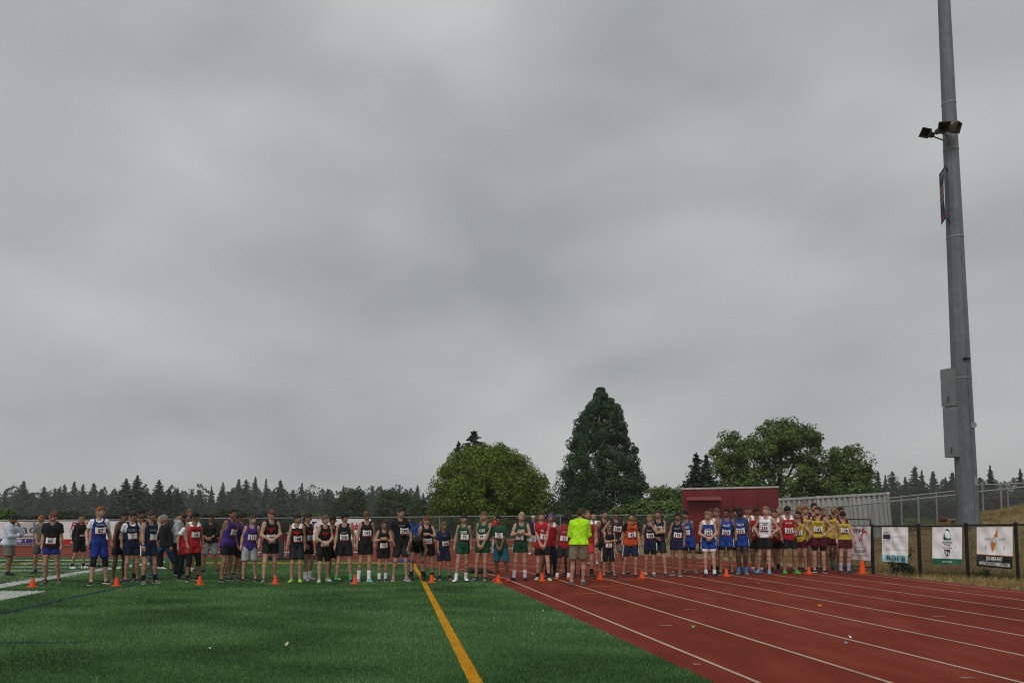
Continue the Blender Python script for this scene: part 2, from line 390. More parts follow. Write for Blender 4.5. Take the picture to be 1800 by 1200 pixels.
# dry grass on the verge and the bank
nd = 70000
yb = rng.uniform(14, 30, nd); xb = rng.uniform(8.5, 27, nd); xy = np.stack([xb, yb], 1)
offs = (xy - np.array([P0.x, P0.y])) @ np.array([tnor.x, tnor.y])
keep = (offs > 10.2 + rng.exponential(0.25, nd)) & (np.abs(xb / yb) < 0.95); xy = xy[keep]; n = len(xy)
V, T = blades(n, xy, 0.05, 0.16, 0.022, 0.0)
V[:, 2] += np.repeat(terrain_z(xy[:, 0], xy[:, 1]), 3)
tint = 0.5 + 0.3 * np.sin(xy[:, 0] * 1.1 + 2 * np.sin(xy[:, 1] * 0.7)) * np.cos(xy[:, 1] * 0.9) + rng.normal(0, 0.2, n)
dryblade = ramp_mat('dry_blade', [(0.0, (0.11, 0.105, 0.030)), (0.35, (0.20, 0.145, 0.055)), (1.0, (0.40, 0.29, 0.13))], [], bump=0, attr='tint')
tag(link('dry_grass', np_mesh('dry_grass', V, T, dryblade, smooth=False, tint=np.repeat(tint, 3))), 'straw coloured dry grass on the bank behind the black fence', 'grass', kind='stuff')
# ------------------------------------------------------------------ fences
galv = mat('galvanised_steel', (0.27, 0.28, 0.28), 0.5, 0.15, 8, metal=0.35)
wire_m = mat('galvanised_wire', (0.17, 0.18, 0.18), 0.55, metal=0.3)
black_m = mat('black_coated_steel', (0.012, 0.012, 0.013), 0.45, 0.2, 10)
def wires(path, tops, bots, pitch, r, nm, m, parent):
    """chain link between two height lines along a path: crossing diagonal wires"""
    seg = [0]
    for a, b in zip(path, path[1:]): seg.append(seg[-1] + (Vector(b[:2]) - Vector(a[:2])).length)
    L = seg[-1]; P = np.array([[p[0], p[1]] for p in path]); sg = np.array(seg)
    def at(s, f):
        x = np.interp(s, sg, P[:, 0]); y = np.interp(s, sg, P[:, 1]); t = np.interp(s, sg, tops); b = np.interp(s, sg, bots)
        return np.stack([x, y, b + (t - b) * f], -1)
    H = float(np.mean(np.array(tops) - np.array(bots)))
    s0 = np.arange(-H, L + H, pitch); V = []; nseg = 4
    for sign in (1, -1):
        f0 = np.zeros_like(s0); f1 = np.ones_like(s0)
        sa = s0.copy(); sb = s0 + sign * H
        # clip to 0..L
        for lo_hi in (0, L):
            pass
        da = (sb - sa)
        ta = np.clip((0 - sa) / da, 0, 1) if sign == 1 else np.clip((L - sa) / da, 0, 1)
        tb = np.clip((L - sa) / da, 0, 1) if sign == 1 else np.clip((0 - sa) / da, 0, 1)
        ok = (tb - ta) > 0.02
        for k in range(nseg):
            u0 = ta + (tb - ta) * k / nseg; u1 = ta + (tb - ta) * (k + 1) / nseg
            A = at(sa + da * u0, u0)[ok]; B = at(sa + da * u1, u1)[ok]
            V.append((A, B))
    A = np.concatenate([v[0] for v in V]); B = np.concatenate([v[1] for v in V]); n = len(A)
    d = B - A; d /= np.linalg.norm(d, axis=1)[:, None] + 1e-9
    up = np.cross(d, np.array([0.0, 1.0, 0.1])); up /= np.linalg.norm(up, axis=1)[:, None] + 1e-9; sd_ = np.cross(d, up)
    o = [up, -0.5 * up + 0.87 * sd_, -0.5 * up - 0.87 * sd_]
    VV = np.stack([A + r * q for q in o] + [B + r * q for q in o], 1).reshape(-1, 3)
    b = np.arange(n)[:, None] * 6
    FF = np.concatenate([b + np.array([[0, 1, 4, 3]]), b + np.array([[1, 2, 5, 4]]), b + np.array([[2, 0, 3, 5]])])
    o = link(nm, np_mesh(nm, VV, FF, m, smooth=False), parent); o['kind'] = 'stuff'
    return o
def post(parent, x, y, z0, z1, r, m, cap=True, name='post'):
    b = MB(); b.tube([(x, y, z0), (x, y, z1)], r, 10)
    if cap: b.tube([(x, y, z1), (x, y, z1 + r * 0.6), (x, y, z1 + r * 1.3)], [r * 1.25, r * 1.25, r * 0.3], 10)
    return b.build(name, m, parent, smooth=False)
# far fence round the bend
ff = empty('chain_link_fence', D(640, 945, 47).to_2d().to_3d())
tag(ff, 'long grey chain link fence running behind the whole line of runners', 'fence')
off = ff.location
fpts = [(-140, 35, 914.8), (60, 36, 914.3), (262, 37.5, 912.5), (350, 44, 911), (700, 47, 908.3), (985, 48.3, 906), (1215, 49, 904)]
path = []; tops = []
for (x, Y, yt) in fpts:
    p = D(x, yt, Y); path.append((p.x - off.x, Y - off.y)); tops.append(p.z)
tops = [max(t, 1.35) for t in tops]
for k in range(len(path) - 1):
    a, b = path[k], path[k + 1]; n = max(1, round(math.dist(a, b) / 3.0))
    for q in range(n):
        f = q / n; post(ff, a[0] + (b[0] - a[0]) * f, a[1] + (b[1] - a[1]) * f, -0.05, tops[k] + (tops[k+1] - tops[k]) * f + 0.03, 0.032, galv)
    rb = MB(); rb.tube([(*a, tops[k]), (*b, tops[k + 1])], 0.026, 8); rb.build('top_rail', galv, ff)
wires(path, tops, [0.03] * len(path), 0.08, 0.0034, 'chain_link_mesh', wire_m, ff)
# black fence by the verge
nf = empty('black_chain_link_fence', (12.0, 17.9, 0))
tag(nf, 'low black chain link fence hung with banners beside the track', 'fence')
npx = [(1440, 1001, 924.5), (1535, 1006.5, 924.3), (1618, 1011, 924), (1702, 1013.5, 922.5), (1790, 1018, 921.5), (1880, 1023, 920.5)]
npath = []; ntop = []
for (x, yb_, yt) in npx:
    g = G(x, yb_); t = D(x, yt, g.y); npath.append((g.x - 12.0, g.y - 17.9)); ntop.append(t.z)
for k, (p, t) in enumerate(zip(npath, ntop)):
    if k > 0: post(nf, p[0], p[1], -0.06, t + 0.02, 0.044 if k < 4 else 0.04, black_m)
for k in range(len(npath) - 1):
    b = MB(); b.tube([(*npath[k], ntop[k]), (*npath[k+1], ntop[k+1])], 0.026, 8); b.build('top_rail', black_m, nf)
wires(npath, ntop, [0.05] * len(npath), 0.07, 0.0048, 'chain_link_mesh', black_m, nf)
def nfence(xpx):
    """point on the near fence line under a pixel column"""
    r = ray(xpx, 960); best = None
    for a, b in zip(npath, npath[1:]):
        ax, ay, bx, by = a[0] + 12, a[1] + 17.9, b[0] + 12, b[1] + 17.9
        den = r.x * (by - ay) - r.y * (bx - ax)
        if abs(den) < 1e-9: continue
        s = (ax * r.y - ay * r.x) / (-(den)) if False else (r.y * ax - r.x * ay) / den
        if -0.02 <= s <= 1.02: best = Vector((ax + (bx - ax) * s, ay + (by - ay) * s, 0))
    return best
# a black gate frame standing open behind the first post
gt = empty('black_gate', D(1520, 960, 20.6).to_2d().to_3d())
tag(gt, 'thin black gate frame standing behind the leftmost fence banner', 'gate')
ga, gb = D(1488, 912, 20.6) - gt.location, D(1530, 912.5, 20.2) - gt.location
for (p, q, nm) in (((ga.x, ga.y, ga.z), (gb.x, gb.y, gb.z), 'top_rail'), ((gb.x, gb.y, gb.z), (gb.x, gb.y, 0.05), 'upright'), ((ga.x, ga.y, ga.z), (ga.x, ga.y, 0.05), 'upright'),
                   ((ga.x, ga.y, 0.1), (gb.x, gb.y, 0.1), 'bottom_rail')):
    b = MB(); b.tube([p, q], 0.017, 8); b.build(nm, black_m, gt)
# two galvanised fences climbing the bank
def hill_fence(pts, Y0, posts, label, depth=1.5):
    c = D(pts[0][0], pts[0][1], Y0); e = empty('hill_fence', (c.x, Y0, tz(c.x, Y0))); tag(e, label, 'fence', 'galvanised fences on the bank')
    P = [D(x, y, Y0 + dy) - e.location for (x, y, dy) in pts]
    for a, b in zip(P, P[1:]):
        t = MB(); t.tube([a, b], 0.03, 8); t.build('top_rail', galv, e)
    xs = [p.x for p in P]
    for px in posts:
        w = D(px, 880, Y0).x - e.location.x; z = float(np.interp(w, xs, [p.z for p in P])); y = float(np.interp(w, xs, [p.y for p in P]))
        gz = tz(w + e.location.x, y + e.location.y) - e.location.z
        post(e, w, y, min(gz, z - 0.6) - 0.1, z + 0.04, 0.036, galv)
    wires([(p.x, p.y) for p in P], [p.z for p in P], [min(p.z - 0.7, tz(p.x + e.location.x, p.y + e.location.y) - e.location.z) for p in P], 0.085, 0.004, 'chain_link_mesh', wire_m, e)
hill_fence([(1376, 896.5, 0), (1500, 887, 0), (1569, 881, 0), (1684, 869, 0), (1720, 864, 0), (1800, 855.5, 0), (1880, 847, 0)], 27.5, (1378, 1455, 1532, 1614, 1682, 1760, 1845), 'galvanised fence crossing in front of the grey container, the nearer one on the bank')
hill_fence([(1560, 875.5, 0), (1684, 862, 0)], 34.0, (1584, 1646, 1683), 'galvanised fence right of the grey container, seen just above the nearer rail')
hill_fence([(1712, 852, 0), (1772, 850.3, 0), (1810, 848, 0), (1880, 844, 0)], 31.0, (1728, 1772, 1870), 'galvanised fence on the bank right of the tall pole, farther one')
# ------------------------------------------------------------------ light pole
pb = D(1704, 962, 22.0); pz = tz(pb.x, 22.0) - 0.1
pole = empty('light_pole', (pb.x, 22.0, pz)); tag(pole, 'tall tapered grey steel light pole rising behind the black fence', 'light pole')
pole_m = ramp_mat('pole_zinc', [(0.32, (0.082, 0.095, 0.108)), (0.52, (0.122, 0.136, 0.151)), (0.70, (0.180, 0.195, 0.210))], [(1.2, 0.5, 5, (1, 1, 0.25)), (9, 0.5, 5, (1, 1, 0.6))], rough=0.55, bump=0.1, bscale=30, spec=0.4)
def pole_r(z): return 0.318 - 0.0076 * z
b = MB(); b.tube([(0, 0, z) for z in (-0.5, 0, 3, 6, 9, 12, 15, 18, 21, 24)], [pole_r(z) for z in (-0.5, 0, 3, 6, 9, 12, 15, 18, 21, 24)], 12); b.build('shaft', pole_m, pole)
for z in (4.9, 9.6, 12.6, 13.4, 14.2):
    b = MB(); b.tube([(0, 0, z), (0, 0, z + 0.035)], pole_r(z) + 0.012, 12); b.build('strap_band', galv, pole)
b = MB(); b.tube([(0.02, -pole_r(0) - 0.012, -0.3), (0.02, -pole_r(9) - 0.012, 9)], 0.012, 6); b.build('conduit', pole_m, pole)
b = MB(); b.box((0.0, -pole_r(5.5) - 0.03, 5.5), (0.2, 0.07, 0.05)); b.build('bracket', black_m, pole)
b = MB(); b.tube([(0.12, -0.24, 3.35), (0.12, -0.30, 3.35)], [0.11, 0.10], 14); b.build('hand_hole_cover', galv, pole)
b = MB(); b.box((0.1, -0.3, 1.55), (0.09, 0.02, 0.28)); b.build('notice_plate', galv, pole)
cab_m = ramp_mat('cabinet_zinc', [(0.3, (0.13, 0.145, 0.16)), (0.7, (0.20, 0.215, 0.23))], [(3, 0.5, 5, (1, 1, 1)), (14, 0.5, 5, (1, 1, 1))], rough=0.5, bump=0.05, spec=0.4)
def zpx(y): return D(1680, y, 21.9).z - pz
for (yt, yb2, xm) in ((648, 713.5, 1671), (715, 803, 1676)):
    z0, z1 = zpx(yb2), zpx(yt); xc = D(xm, (yt + yb2) / 2, 21.9).x - pb.x
    rot = Matrix.Rotation(R(22), 3, 'Z')
    b = MB(); b.box((xc, -0.02, (z0 + z1) / 2), (0.30, 0.34, z1 - z0), rot); cab = b.build('control_cabinet', cab_m, pole)
    b = MB(); b.box((xc - 0.02, -0.20, (z0 + z1) / 2), (0.012, 0.02, z1 - z0 - 0.02), rot); b.build('door_seam', black_m, cab)
    for f in (0.1, 0.5, 0.9):
        b = MB(); b.box((xc - 0.01, -0.205, z0 + (z1 - z0) * f), (0.07, 0.02, 0.03), rot); b.build('latch', galv, cab)
    b = MB(); b.box((xc - 0.12, -0.155, z0 + 0.22), (0.09, 0.012, 0.16), rot); b.build('warning_plate', mat('dull_print', (0.07, 0.075, 0.08), 0.6), cab)
# loudspeaker horns
horn_m = ramp_mat('weathered_bronze', [(0.3, (0.022, 0.019, 0.012)), (0.55, (0.062, 0.050, 0.028)), (0.8, (0.11, 0.08, 0.045))], [(3, 0.5, 5, (1, 1, 1)), (20, 0.5, 5, (1, 1, 1))], rough=0.6, bump=0.2, bscale=20)
def horn(cx, cy_, w, h, yaw, roll, lab):
    p = D(cx, cy_, 21.5)
    e = empty('loudspeaker_horn', p); tag(e, lab, 'loudspeaker', 'horn loudspeakers on the pole')
    rot = Matrix.Rotation(R(yaw), 3, 'Z') @ Matrix.Rotation(R(roll), 3, 'Y') @ Matrix.Rotation(R(16), 3, 'X')
    b = MB(); W, H = w / 2, h / 2; t = 0.02
    V = [(-W, -.2, -H), (W, -.2, -H), (W, -.2, H), (-W, -.2, H), (-W*.35, .2, -H*.4), (W*.35, .2, -H*.4), (W*.35, .2, H*.4), (-W*.35, .2, H*.4),
         (-W+t, -.2, -H+t), (W-t, -.2, -H+t), (W-t, -.2, H-t), (-W+t, -.2, H-t), (-W*.3, .17, -H*.3), (W*.3, .17, -H*.3), (W*.3, .17, H*.3), (-W*.3, .17, H*.3)]
    Fq = [(0, 4, 5, 1), (1, 5, 6, 2), (2, 6, 7, 3), (3, 7, 4, 0), (4, 7, 6, 5), (0, 1, 9, 8), (1, 2, 10, 9), (2, 3, 11, 10), (3, 0, 8, 11),
          (8, 9, 13, 12), (9, 10, 14, 13), (10, 11, 15, 14), (11, 8, 12, 15), (12, 13, 14, 15)]
    b.add([rot @ Vector(v) for v in V], Fq); b.build('flared_horn', horn_m, e)
    b = MB(); b.tube([rot @ Vector((0, .19, 0)), rot @ Vector((0, .42, 0))], 0.09, 10); b.build('driver', horn_m, e)
    b = MB(); b.tube([rot @ Vector((0, .3, -0.02)), Vector((pb.x - p.x, 0.45, -0.08))], 0.022, 6); b.build('bracket', galv, e)
horn(1630, 235, 0.30, 0.30, -42, 32, 'small weathered bronze loudspeaker tilted away on the left of the pole')
horn(1656, 226, 0.37, 0.33, -12, 2, 'weathered bronze loudspeaker at the middle of the three on the pole')
horn(1674.5, 226, 0.26, 0.33, 30, 4, 'weathered bronze loudspeaker on the right side of the pole')
# narrow street banner seen edge-on
sb = empty('pole_banner', D(1659, 345, 21.7)); tag(sb, 'narrow dark vertical banner with red blocks hanging from the light pole', 'banner')
zt, zb = D(1659, 298, 21.7).z - sb.location.z, D(1659, 388, 21.7).z - sb.location.z
cloth_d = mat('banner_cloth_dark', (0.035, 0.037, 0.042), 0.8, 0.2, 6); cloth_r = mat('banner_cloth_red', (0.28, 0.03, 0.05), 0.8); cloth_g = mat('banner_cloth_grey', (0.22, 0.22, 0.23), 0.8)
bm_ = MB(); nst = 16
for k in range(nst):
    z0, z1 = zt + (zb - zt) * k / nst, zt + (zb - zt) * (k + 1) / nst
    mi_ = 2 if k in (1, 5, 7, 9) else (1 if k in (6, 14) else 0)
    q = lambda z: 0.05 * math.sin((z - zt) * 1.6)
    bm_.add([(-0.06 + q(z0), -0.18, z0), (0.10, 0.35, z0), (0.10, 0.35, z1), (-0.06 + q(z1), -0.18, z1)], [(0, 1, 2, 3)], mi_)
bm_.build('cloth', [cloth_d, cloth_r, cloth_g], sb)
for z in (zt, zb):
    b = MB(); b.tube([(-0.10, -0.28, z - 0.05), (0.45, 0.4, z + 0.12)], 0.022, 6); b.build('arm', black_m, sb)
# ------------------------------------------------------------------ red concession trailer
TY = 30.0
tl, tr = D(1202, 955, TY), D(1371, 955, TY)
W = 3.97; trl = empty('concession_trailer', (tl.x + 0.97 * W / 2, TY - 0.242 * W / 2, 0.0)); tag(trl, 'dark red metal trailer with a flap awning behind the runners', 'trailer')
trl.rotation_euler = (0, R(-0.6), R(-14))
red_m = ramp_mat('trailer_red', [(0.3, (0.085, 0.006, 0.008)), (0.5, (0.150, 0.009, 0.012)), (0.75, (0.19, 0.022, 0.022))], [(0.8, 0.6, 5, (1, 1, 1)), (5, 0.4, 6, (1, 1, 0.4))], rough=0.35, bump=0.04, bscale=3, spec=0.5)
trim_m = mat('pale_trim', (0.42, 0.40, 0.36), 0.6, 0.25, 5); dark_m = mat('dark_rubber', (0.012, 0.012, 0.013), 0.8)
zt, zb = D(1286, 858.5, TY - 0.5).z, 0.42
b = MB(); b.box((-W * 0.27, 1.15, (zt + zb) / 2), (W * 0.46, 2.3, zt - zb)); b.build('front_panel', red_m, trl)
b = MB(); b.box((W * 0.23, 1.165, (zt + zb) / 2 + 0.02), (W * 0.54, 2.27, zt - zb + 0.02)); b.build('side_panel', red_m, trl)
b = MB(); b.box((0, 1.15, zt + 0.035), (W + 0.05, 2.36, 0.07)); b.build('roof_trim', trim_m, trl)
for x in (-0.23, 0.02, 0.27):
    b = MB(); b.box((W * x + 0.08, -0.012, (zt + zb) / 2), (0.03, 0.02, zt - zb - 0.1)); b.build('panel_seam', red_m, trl)
ax0, ax1 = -W / 2 + 0.17, -W / 2 + 1.62; az = D(1240, 876, TY).z
b = MB(); b.box(((ax0 + ax1) / 2, -0.28, az), (ax1 - ax0, 0.6, 0.04), Matrix.Rotation(R(14), 3, 'X')); b.build('awning_flap', mat('faded_red', (0.20, 0.045, 0.05), 0.6, 0.2, 4), trl)
b = MB(); b.box(((ax0 + ax1) / 2, -0.008, az - 0.55), (ax1 - ax0 - 0.1, 0.02, 0.9)); b.build('hatch', red_m, trl)
for x in (ax0 + 0.5, ax0 + 0.72):
    b = MB(); b.tube([(x, 0.1, zb + 0.05), (x, 0.1, -0.08)], 0.035, 8); b.tube([(x, 0.1, -0.05), (x, 0.1, 0.0)], 0.09, 8); b.build('jack_leg', dark_m, trl)
for x in (W * 0.1, W * 0.3):
    b = MB(); b.tube([(x, -0.01, 0.33), (x, 0.2, 0.33)], 0.34, 18); b.build('wheel', dark_m, trl)
# ------------------------------------------------------------------ grey shipping container
CY = 37.0
cl, cr_ = D(1371, 905, CY), D(1567, 905, CY)
ctn = empty('shipping_container', (cl.x, CY, -0.05)); tag(ctn, 'pale grey corrugated shipping container tilted on the slope behind the runners', 'container')
ctn.rotation_euler = (0, R(-3.2), 0)
ctn_m = ramp_mat('container_grey', [(0.28, (0.21, 0.20, 0.18)), (0.5, (0.33, 0.335, 0.32)), (0.75, (0.40, 0.41, 0.395))], [(0.7, 0.5, 6, (1, 1, 0.3)), (5, 0.5, 6, (1, 1, 0.25))], rough=0.65, bump=0.05, bscale=6)
rust_m = ramp_mat('rust_streak', [(0.35, (0.30, 0.29, 0.26)), (0.6, (0.22, 0.10, 0.035))], [(2, 0.5, 6, (3, 1, 0.3)), (12, 0.5, 5, (2, 1, 0.4))], rough=0.8, bump=0)
L = (cr_.x - cl.x) / math.cos(R(3.2)); Hc = 2.62
frame_x = (0.06, D(1442, 900, CY).x - cl.x, D(1505, 900, CY).x - cl.x, L - 0.06)
for k, x in enumerate(frame_x):
    b = MB(); b.box((x, 0.0, Hc / 2), (0.14, 0.16, Hc)); b.build('corner_post', ctn_m, ctn)
    for z in (0.06, Hc - 0.06):
        b = MB(); b.box((x, -0.012, z), (0.19, 0.19, 0.14)); b.tube([(x, -0.112, z), (x, -0.10, z)], 0.04, 8); b.build('corner_casting', trim_m, ctn)
for k in range(3):
    x0, x1 = frame_x[k] + 0.07, frame_x[k + 1] - 0.07; cx = (x0 + x1) / 2
    b = MB(); b.box((cx, -0.005, Hc - 0.07), (x1 - x0, 0.14, 0.12)); b.build('top_rail', ctn_m, ctn)
    b = MB(); b.box((cx, -0.005, 0.08), (x1 - x0, 0.14, 0.15)); b.build('bottom_rail', ctn_m, ctn)
    n = max(3, round((x1 - x0) / 0.28)); p = (x1 - x0) / n; prof = []
    for q in range(n):
        xs = x0 + q * p; prof += [(xs, 0.05), (xs + p * .40, 0.05), (xs + p * .5, -0.04), (xs + p * .9, -0.04)]
    prof.append((x1, 0.05)); m_ = len(prof); b = MB()
    b.add([(x, y, 0.15) for x, y in prof] + [(x, y, Hc - 0.12) for x, y in prof], [(i, i + 1, m_ + i + 1, m_ + i) for i in range(m_ - 1)]); b.build('corrugated_panel', ctn_m, ctn)
b = MB(); b.box((L / 2, 1.2, Hc - 0.03), (L - 0.05, 2.3, 0.05)); b.build('roof', ctn_m, ctn)
b = MB(); b.box((L / 2, 2.4, Hc / 2), (L, 0.06, Hc - 0.1)); b.build('rear_panel', ctn_m, ctn)
b = MB(); b.box((L - 0.02, 1.2, Hc / 2), (0.05, 2.3, Hc - 0.1)); b.build('end_panel', ctn_m, ctn)
b = MB(); b.box((0.02, 1.2, Hc / 2), (0.05, 2.3, Hc - 0.1)); b.build('end_panel', ctn_m, ctn)
for (x, w, h) in ((0.95, 0.10, 0.30), (1.5, 0.13, 0.22), (1.25, 0.05, 0.4)):
    b = MB(); b.box((x, -0.044, Hc - 0.14 - h / 2), (w, 0.006, h)); b.build('rust_streak', rust_m, ctn)
pr = mat('faded_print', (0.20, 0.20, 0.19), 0.8)
for (t, z) in (('KKTU', 2.05), ('20760', 1.88)): lettering(ctn, t, (1.35, -0.042, z), (1, 0, 0), (0, 0, 1), 0.13, pr, bold=0.02)
# ------------------------------------------------------------------ trees
bark_m = mat('bark', (0.055, 0.042, 0.032), 0.9, 0.3, 6, bump=0.5)
def leaf_mat(name, dark, mid, light):
    return ramp_mat(name, [(0.0, dark), (0.5, mid), (1.0, light)], [], bump=0, attr='tint', rough=0.65, spec=0.25)
def leaf_tris(C, size, tint, outward=None, flat=0.0):
    """one small triangle per centre; oriented at random, biased outwards"""
    n = len(C); a = rng.normal(0, 1, (n, 3)); 
    if outward is not None: a = a * 0.5 + outward
    a /= np.linalg.norm(a, axis=1)[:, None] + 1e-9
    b = np.cross(a, rng.normal(0, 1, (n, 3))); b /= np.linalg.norm(b, axis=1)[:, None] + 1e-9; c = np.cross(a, b)
    s = (size * rng.uniform(0.6, 1.4, n))[:, None]
    V = np.stack([C + b * s, C - 0.5 * b * s + 0.75 * c * s, C - 0.5 * b * s - 0.75 * c * s], 1)
    return V.reshape(-1, 3), np.arange(3 * n).reshape(-1, 3), np.repeat(tint, 3)
def clumps_mesh(name, cen, rad, per, size, m, squash=0.8, droop=0.0, ctr=None, tspread=0.18):
    """leaf clumps: every clump a rough shell of leaf-sized triangles"""
    nc = len(cen); d = rng.normal(0, 1, (nc, per, 3)); d /= np.linalg.norm(d, axis=2)[:, :, None]
    r = rad[:, None] * rng.uniform(0.35, 1.0, (nc, per)) ** 0.6
    off = d * r[:, :, None]; off[:, :, 2] *= squash
    off[:, :, 2] -= droop * rad[:, None] * (d[:, :, 0] ** 2 + d[:, :, 1] ** 2) * rng.uniform(0, 1, (nc, per))
    C = (cen[:, None] + off).reshape(-1, 3)
    tint = np.clip(0.5 + rng.normal(0, tspread, nc)[:, None] + rng.normal(0, 0.16, (nc, per)), 0, 1).ravel()
    V, T, tt = leaf_tris(C, np.full(len(C), size), tint, d.reshape(-1, 3) * 0.8 + np.array([0, 0, 0.25]))
    return np_mesh(name, V, T, m, smooth=False, tint=tt)
def limbs(trunk_h, r0, tips, start=0.25):
    b = MB(); b.tube([(0, 0, -0.4), (0.02, 0, trunk_h * 0.5), (0, 0.03, trunk_h)], [r0, r0 * 0.75, r0 * 0.35], 8)
    for t in tips:
        t = Vector(t); z0 = trunk_h * random.uniform(start, 0.8); a = Vector((0, 0, z0)); mdl = (a + t) / 2 + Vector((random.uniform(-.3, .3), random.uniform(-.3, .3), 0.25 * (t - a).length))
        b.tube([a, a.lerp(mdl, .5) + Vector((0, 0, .05)), mdl, t], [r0 * .4, r0 * .32, r0 * .22, r0 * .06], 6)
    return b.mesh('trunk', bark_m)
def fir_mesh(H, Rb, m, seed, branch=15, tuft=0.5, per=5, gap=0.06, levels=None, shape=0.85, skirt=0.06):
    """conifer: whorls of drooping branches carrying needle tufts"""
    g = np.random.default_rng(seed); levels = levels or 34; C = []; O = []; S = []
    for k in range(levels):
        f = (k + g.uniform(-.3, .3)) / levels; f = min(max(f, 0), 0.995)
        z = H * (skirt + (1 - skirt) * f); rl = Rb * (1 - f) ** shape * g.uniform(0.78, 1.15)
        nb = max(4, int(branch * (1 - f) + 4))
        for q in range(nb):
            az = g.uniform(0, 2 * np.pi); L = rl * g.uniform(0.55, 1.12)
            n = max(2, int(per * (0.35 + L / Rb)) + 1)
            u = (np.arange(n) + g.uniform(0, 1, n)) / n
            x = np.cos(az) * L * u; y = np.sin(az) * L * u; zz_ = z - 0.22 * L * u + 0.10 * L * u * u + g.normal(0, 0.05 * Rb, n) * 0.5
            C.append(np.stack([x, y, zz_], 1)); S.append(tuft * (0.6 + 0.5 * (1 - f)) * (1.1 - 0.45 * u)); O.append(np.tile([np.cos(az) * .5, np.sin(az) * .5, 0.5], (n, 1)))
    C.append(np.array([[0, 0, H * (0.96 + 0.012 * i)] for i in range(5)])); S.append(np.full(5, tuft * 0.4)); O.append(np.tile([0, 0, .2], (5, 1)))
    C = np.concatenate(C); S = np.concatenate(S); O = np.concatenate(O)
    V, T, tt = leaf_tris(C, S, np.clip(g.normal(0.5, 0.22, len(C)), 0, 1), O)
    return np_mesh('crown', V, T, m, smooth=False, tint=tt)
def fir_trunk(H, r):
    b = MB(); b.tube([(0, 0, -0.5), (0, 0, H * .5), (0, 0, H * .97)], [r, r * .6, r * .1], 7); return b.mesh('trunk', bark_m)
def plant(name, loc, label, cat, crown, trunk, group=None, s=1.0, rz=0.0, sx=1.0):
    e = empty(name, loc, rz); e.scale = (s * sx, s * sx, s); tag(e, label, cat, group)
    link('trunk', trunk, e); link('crown', crown, e)
    return e
fir_far = leaf_mat('fir_needles', (0.009, 0.020, 0.010), (0.018, 0.038, 0.017), (0.034, 0.062, 0.027))
fir_near = leaf_mat('spruce_needles', (0.010, 0.024, 0.014), (0.022, 0.045, 0.026), (0.040, 0.072, 0.042))
leaf_mid = leaf_mat('broad_leaves', (0.028, 0.056, 0.012), (0.076, 0.130, 0.026), (0.145, 0.205, 0.046))
leaf_far = leaf_mat('distant_leaves', (0.016, 0.034, 0.010), (0.038, 0.068, 0.020), (0.070, 0.105, 0.034))
leaf_yel = leaf_mat('yellow_green_leaves', (0.040, 0.074, 0.008), (0.098, 0.158, 0.016), (0.180, 0.240, 0.028))
leaf_seq = leaf_mat('sequoia_needles', (0.012, 0.032, 0.011), (0.026, 0.064, 0.022), (0.052, 0.108, 0.038))
# the sequoia in the middle
Y = 75.0; top = D(1055, 681, Y); w = 178 / F * Y / 2; H = top.z
base = D(1059, 900, Y)
cen = []; rad = []
for k in range(620):
    f = rng.uniform(0, 1) ** 1.35; f = min(f, 0.985)
    z = 0.6 + (H - 0.6) * f
    env = w * (1 - f ** 1.25) ** 0.66 * (0.90 + 0.14 * math.sin(k * 1.7)) * (0.86 if f < 0.06 else 1)
    an = rng.uniform(0, 2 * np.pi); rr = env * rng.uniform(0.55, 1.0) ** 0.5
    cen.append((math.cos(an) * rr, math.sin(an) * rr, z)); rad.append((0.42 + 0.62 * (1 - f)) * rng.uniform(0.75, 1.25))
cen = np.array(cen); rad = np.array(rad)
ov = cen[:, 2] > H - 1.6; rad[ov] *= 0.62; cen[ov, :2] *= 0.8; cen[:, 2] = np.minimum(cen[:, 2], H - rad * 0.9)
cen = np.concatenate([cen, np.array([[0.05 * math.sin(k), 0.05 * math.cos(k), H - 0.1 - 0.22 * k] for k in range(7)])]); rad = np.concatenate([rad, np.array([0.14 + 0.06 * k for k in range(7)])])
cr_m = clumps_mesh('crown', cen, rad * 0.88, 190, 0.115, leaf_seq, squash=1.05, tspread=0.20)
plant('sequoia_tree', (base.x, Y, 0), 'tall dark green cone-shaped evergreen standing alone behind the runners', 'tree', cr_m, fir_trunk(H, 0.6))
# the wide yellow-green tree left of it
Y = 58.0; c = D(858, 900, Y); H = D(858, 781, Y).z; w = 226 / F * Y / 2
cen = []; rad = []
for k in range(520):
    an = rng.uniform(0, 2 * np.pi); u = rng.uniform(0, 1); f = rng.uniform(-0.05, 1)
    prof = math.sqrt(max(0, 1 - max(0, (f - 0.28) / 0.72) ** 2.0)) * (0.98 if f > .1 else 0.9)
    rr = w * (0.90 + 0.07 * math.sin(3 * an + 5 * f) + 0.05 * math.sin(7 * an - 9 * f)) * prof * (0.5 + 0.5 * u ** 0.5); z = 0.9 + 0.25 * math.sin(5 * an) + (H - 1.5) * f + (0.3 if u > .5 else 0)
    cen.append((math.cos(an) * rr, math.sin(an) * rr, max(0.5, z))); rad.append(rng.uniform(0.45, 0.95))
cr_m = clumps_mesh('crown', np.array(cen), np.array(rad), 190, 0.088, leaf_yel, squash=0.85, droop=0.5, tspread=0.15)
plant('broadleaf_tree', (c.x, Y, 0), 'broad rounded yellow-green tree left of the tall dark evergreen', 'tree', cr_m, limbs(4.0, 0.42, [(math.cos(a) * 3.2, math.sin(a) * 3.2, 5 + math.sin(a * 3)) for a in np.arange(0, 6.2, 0.8)]))
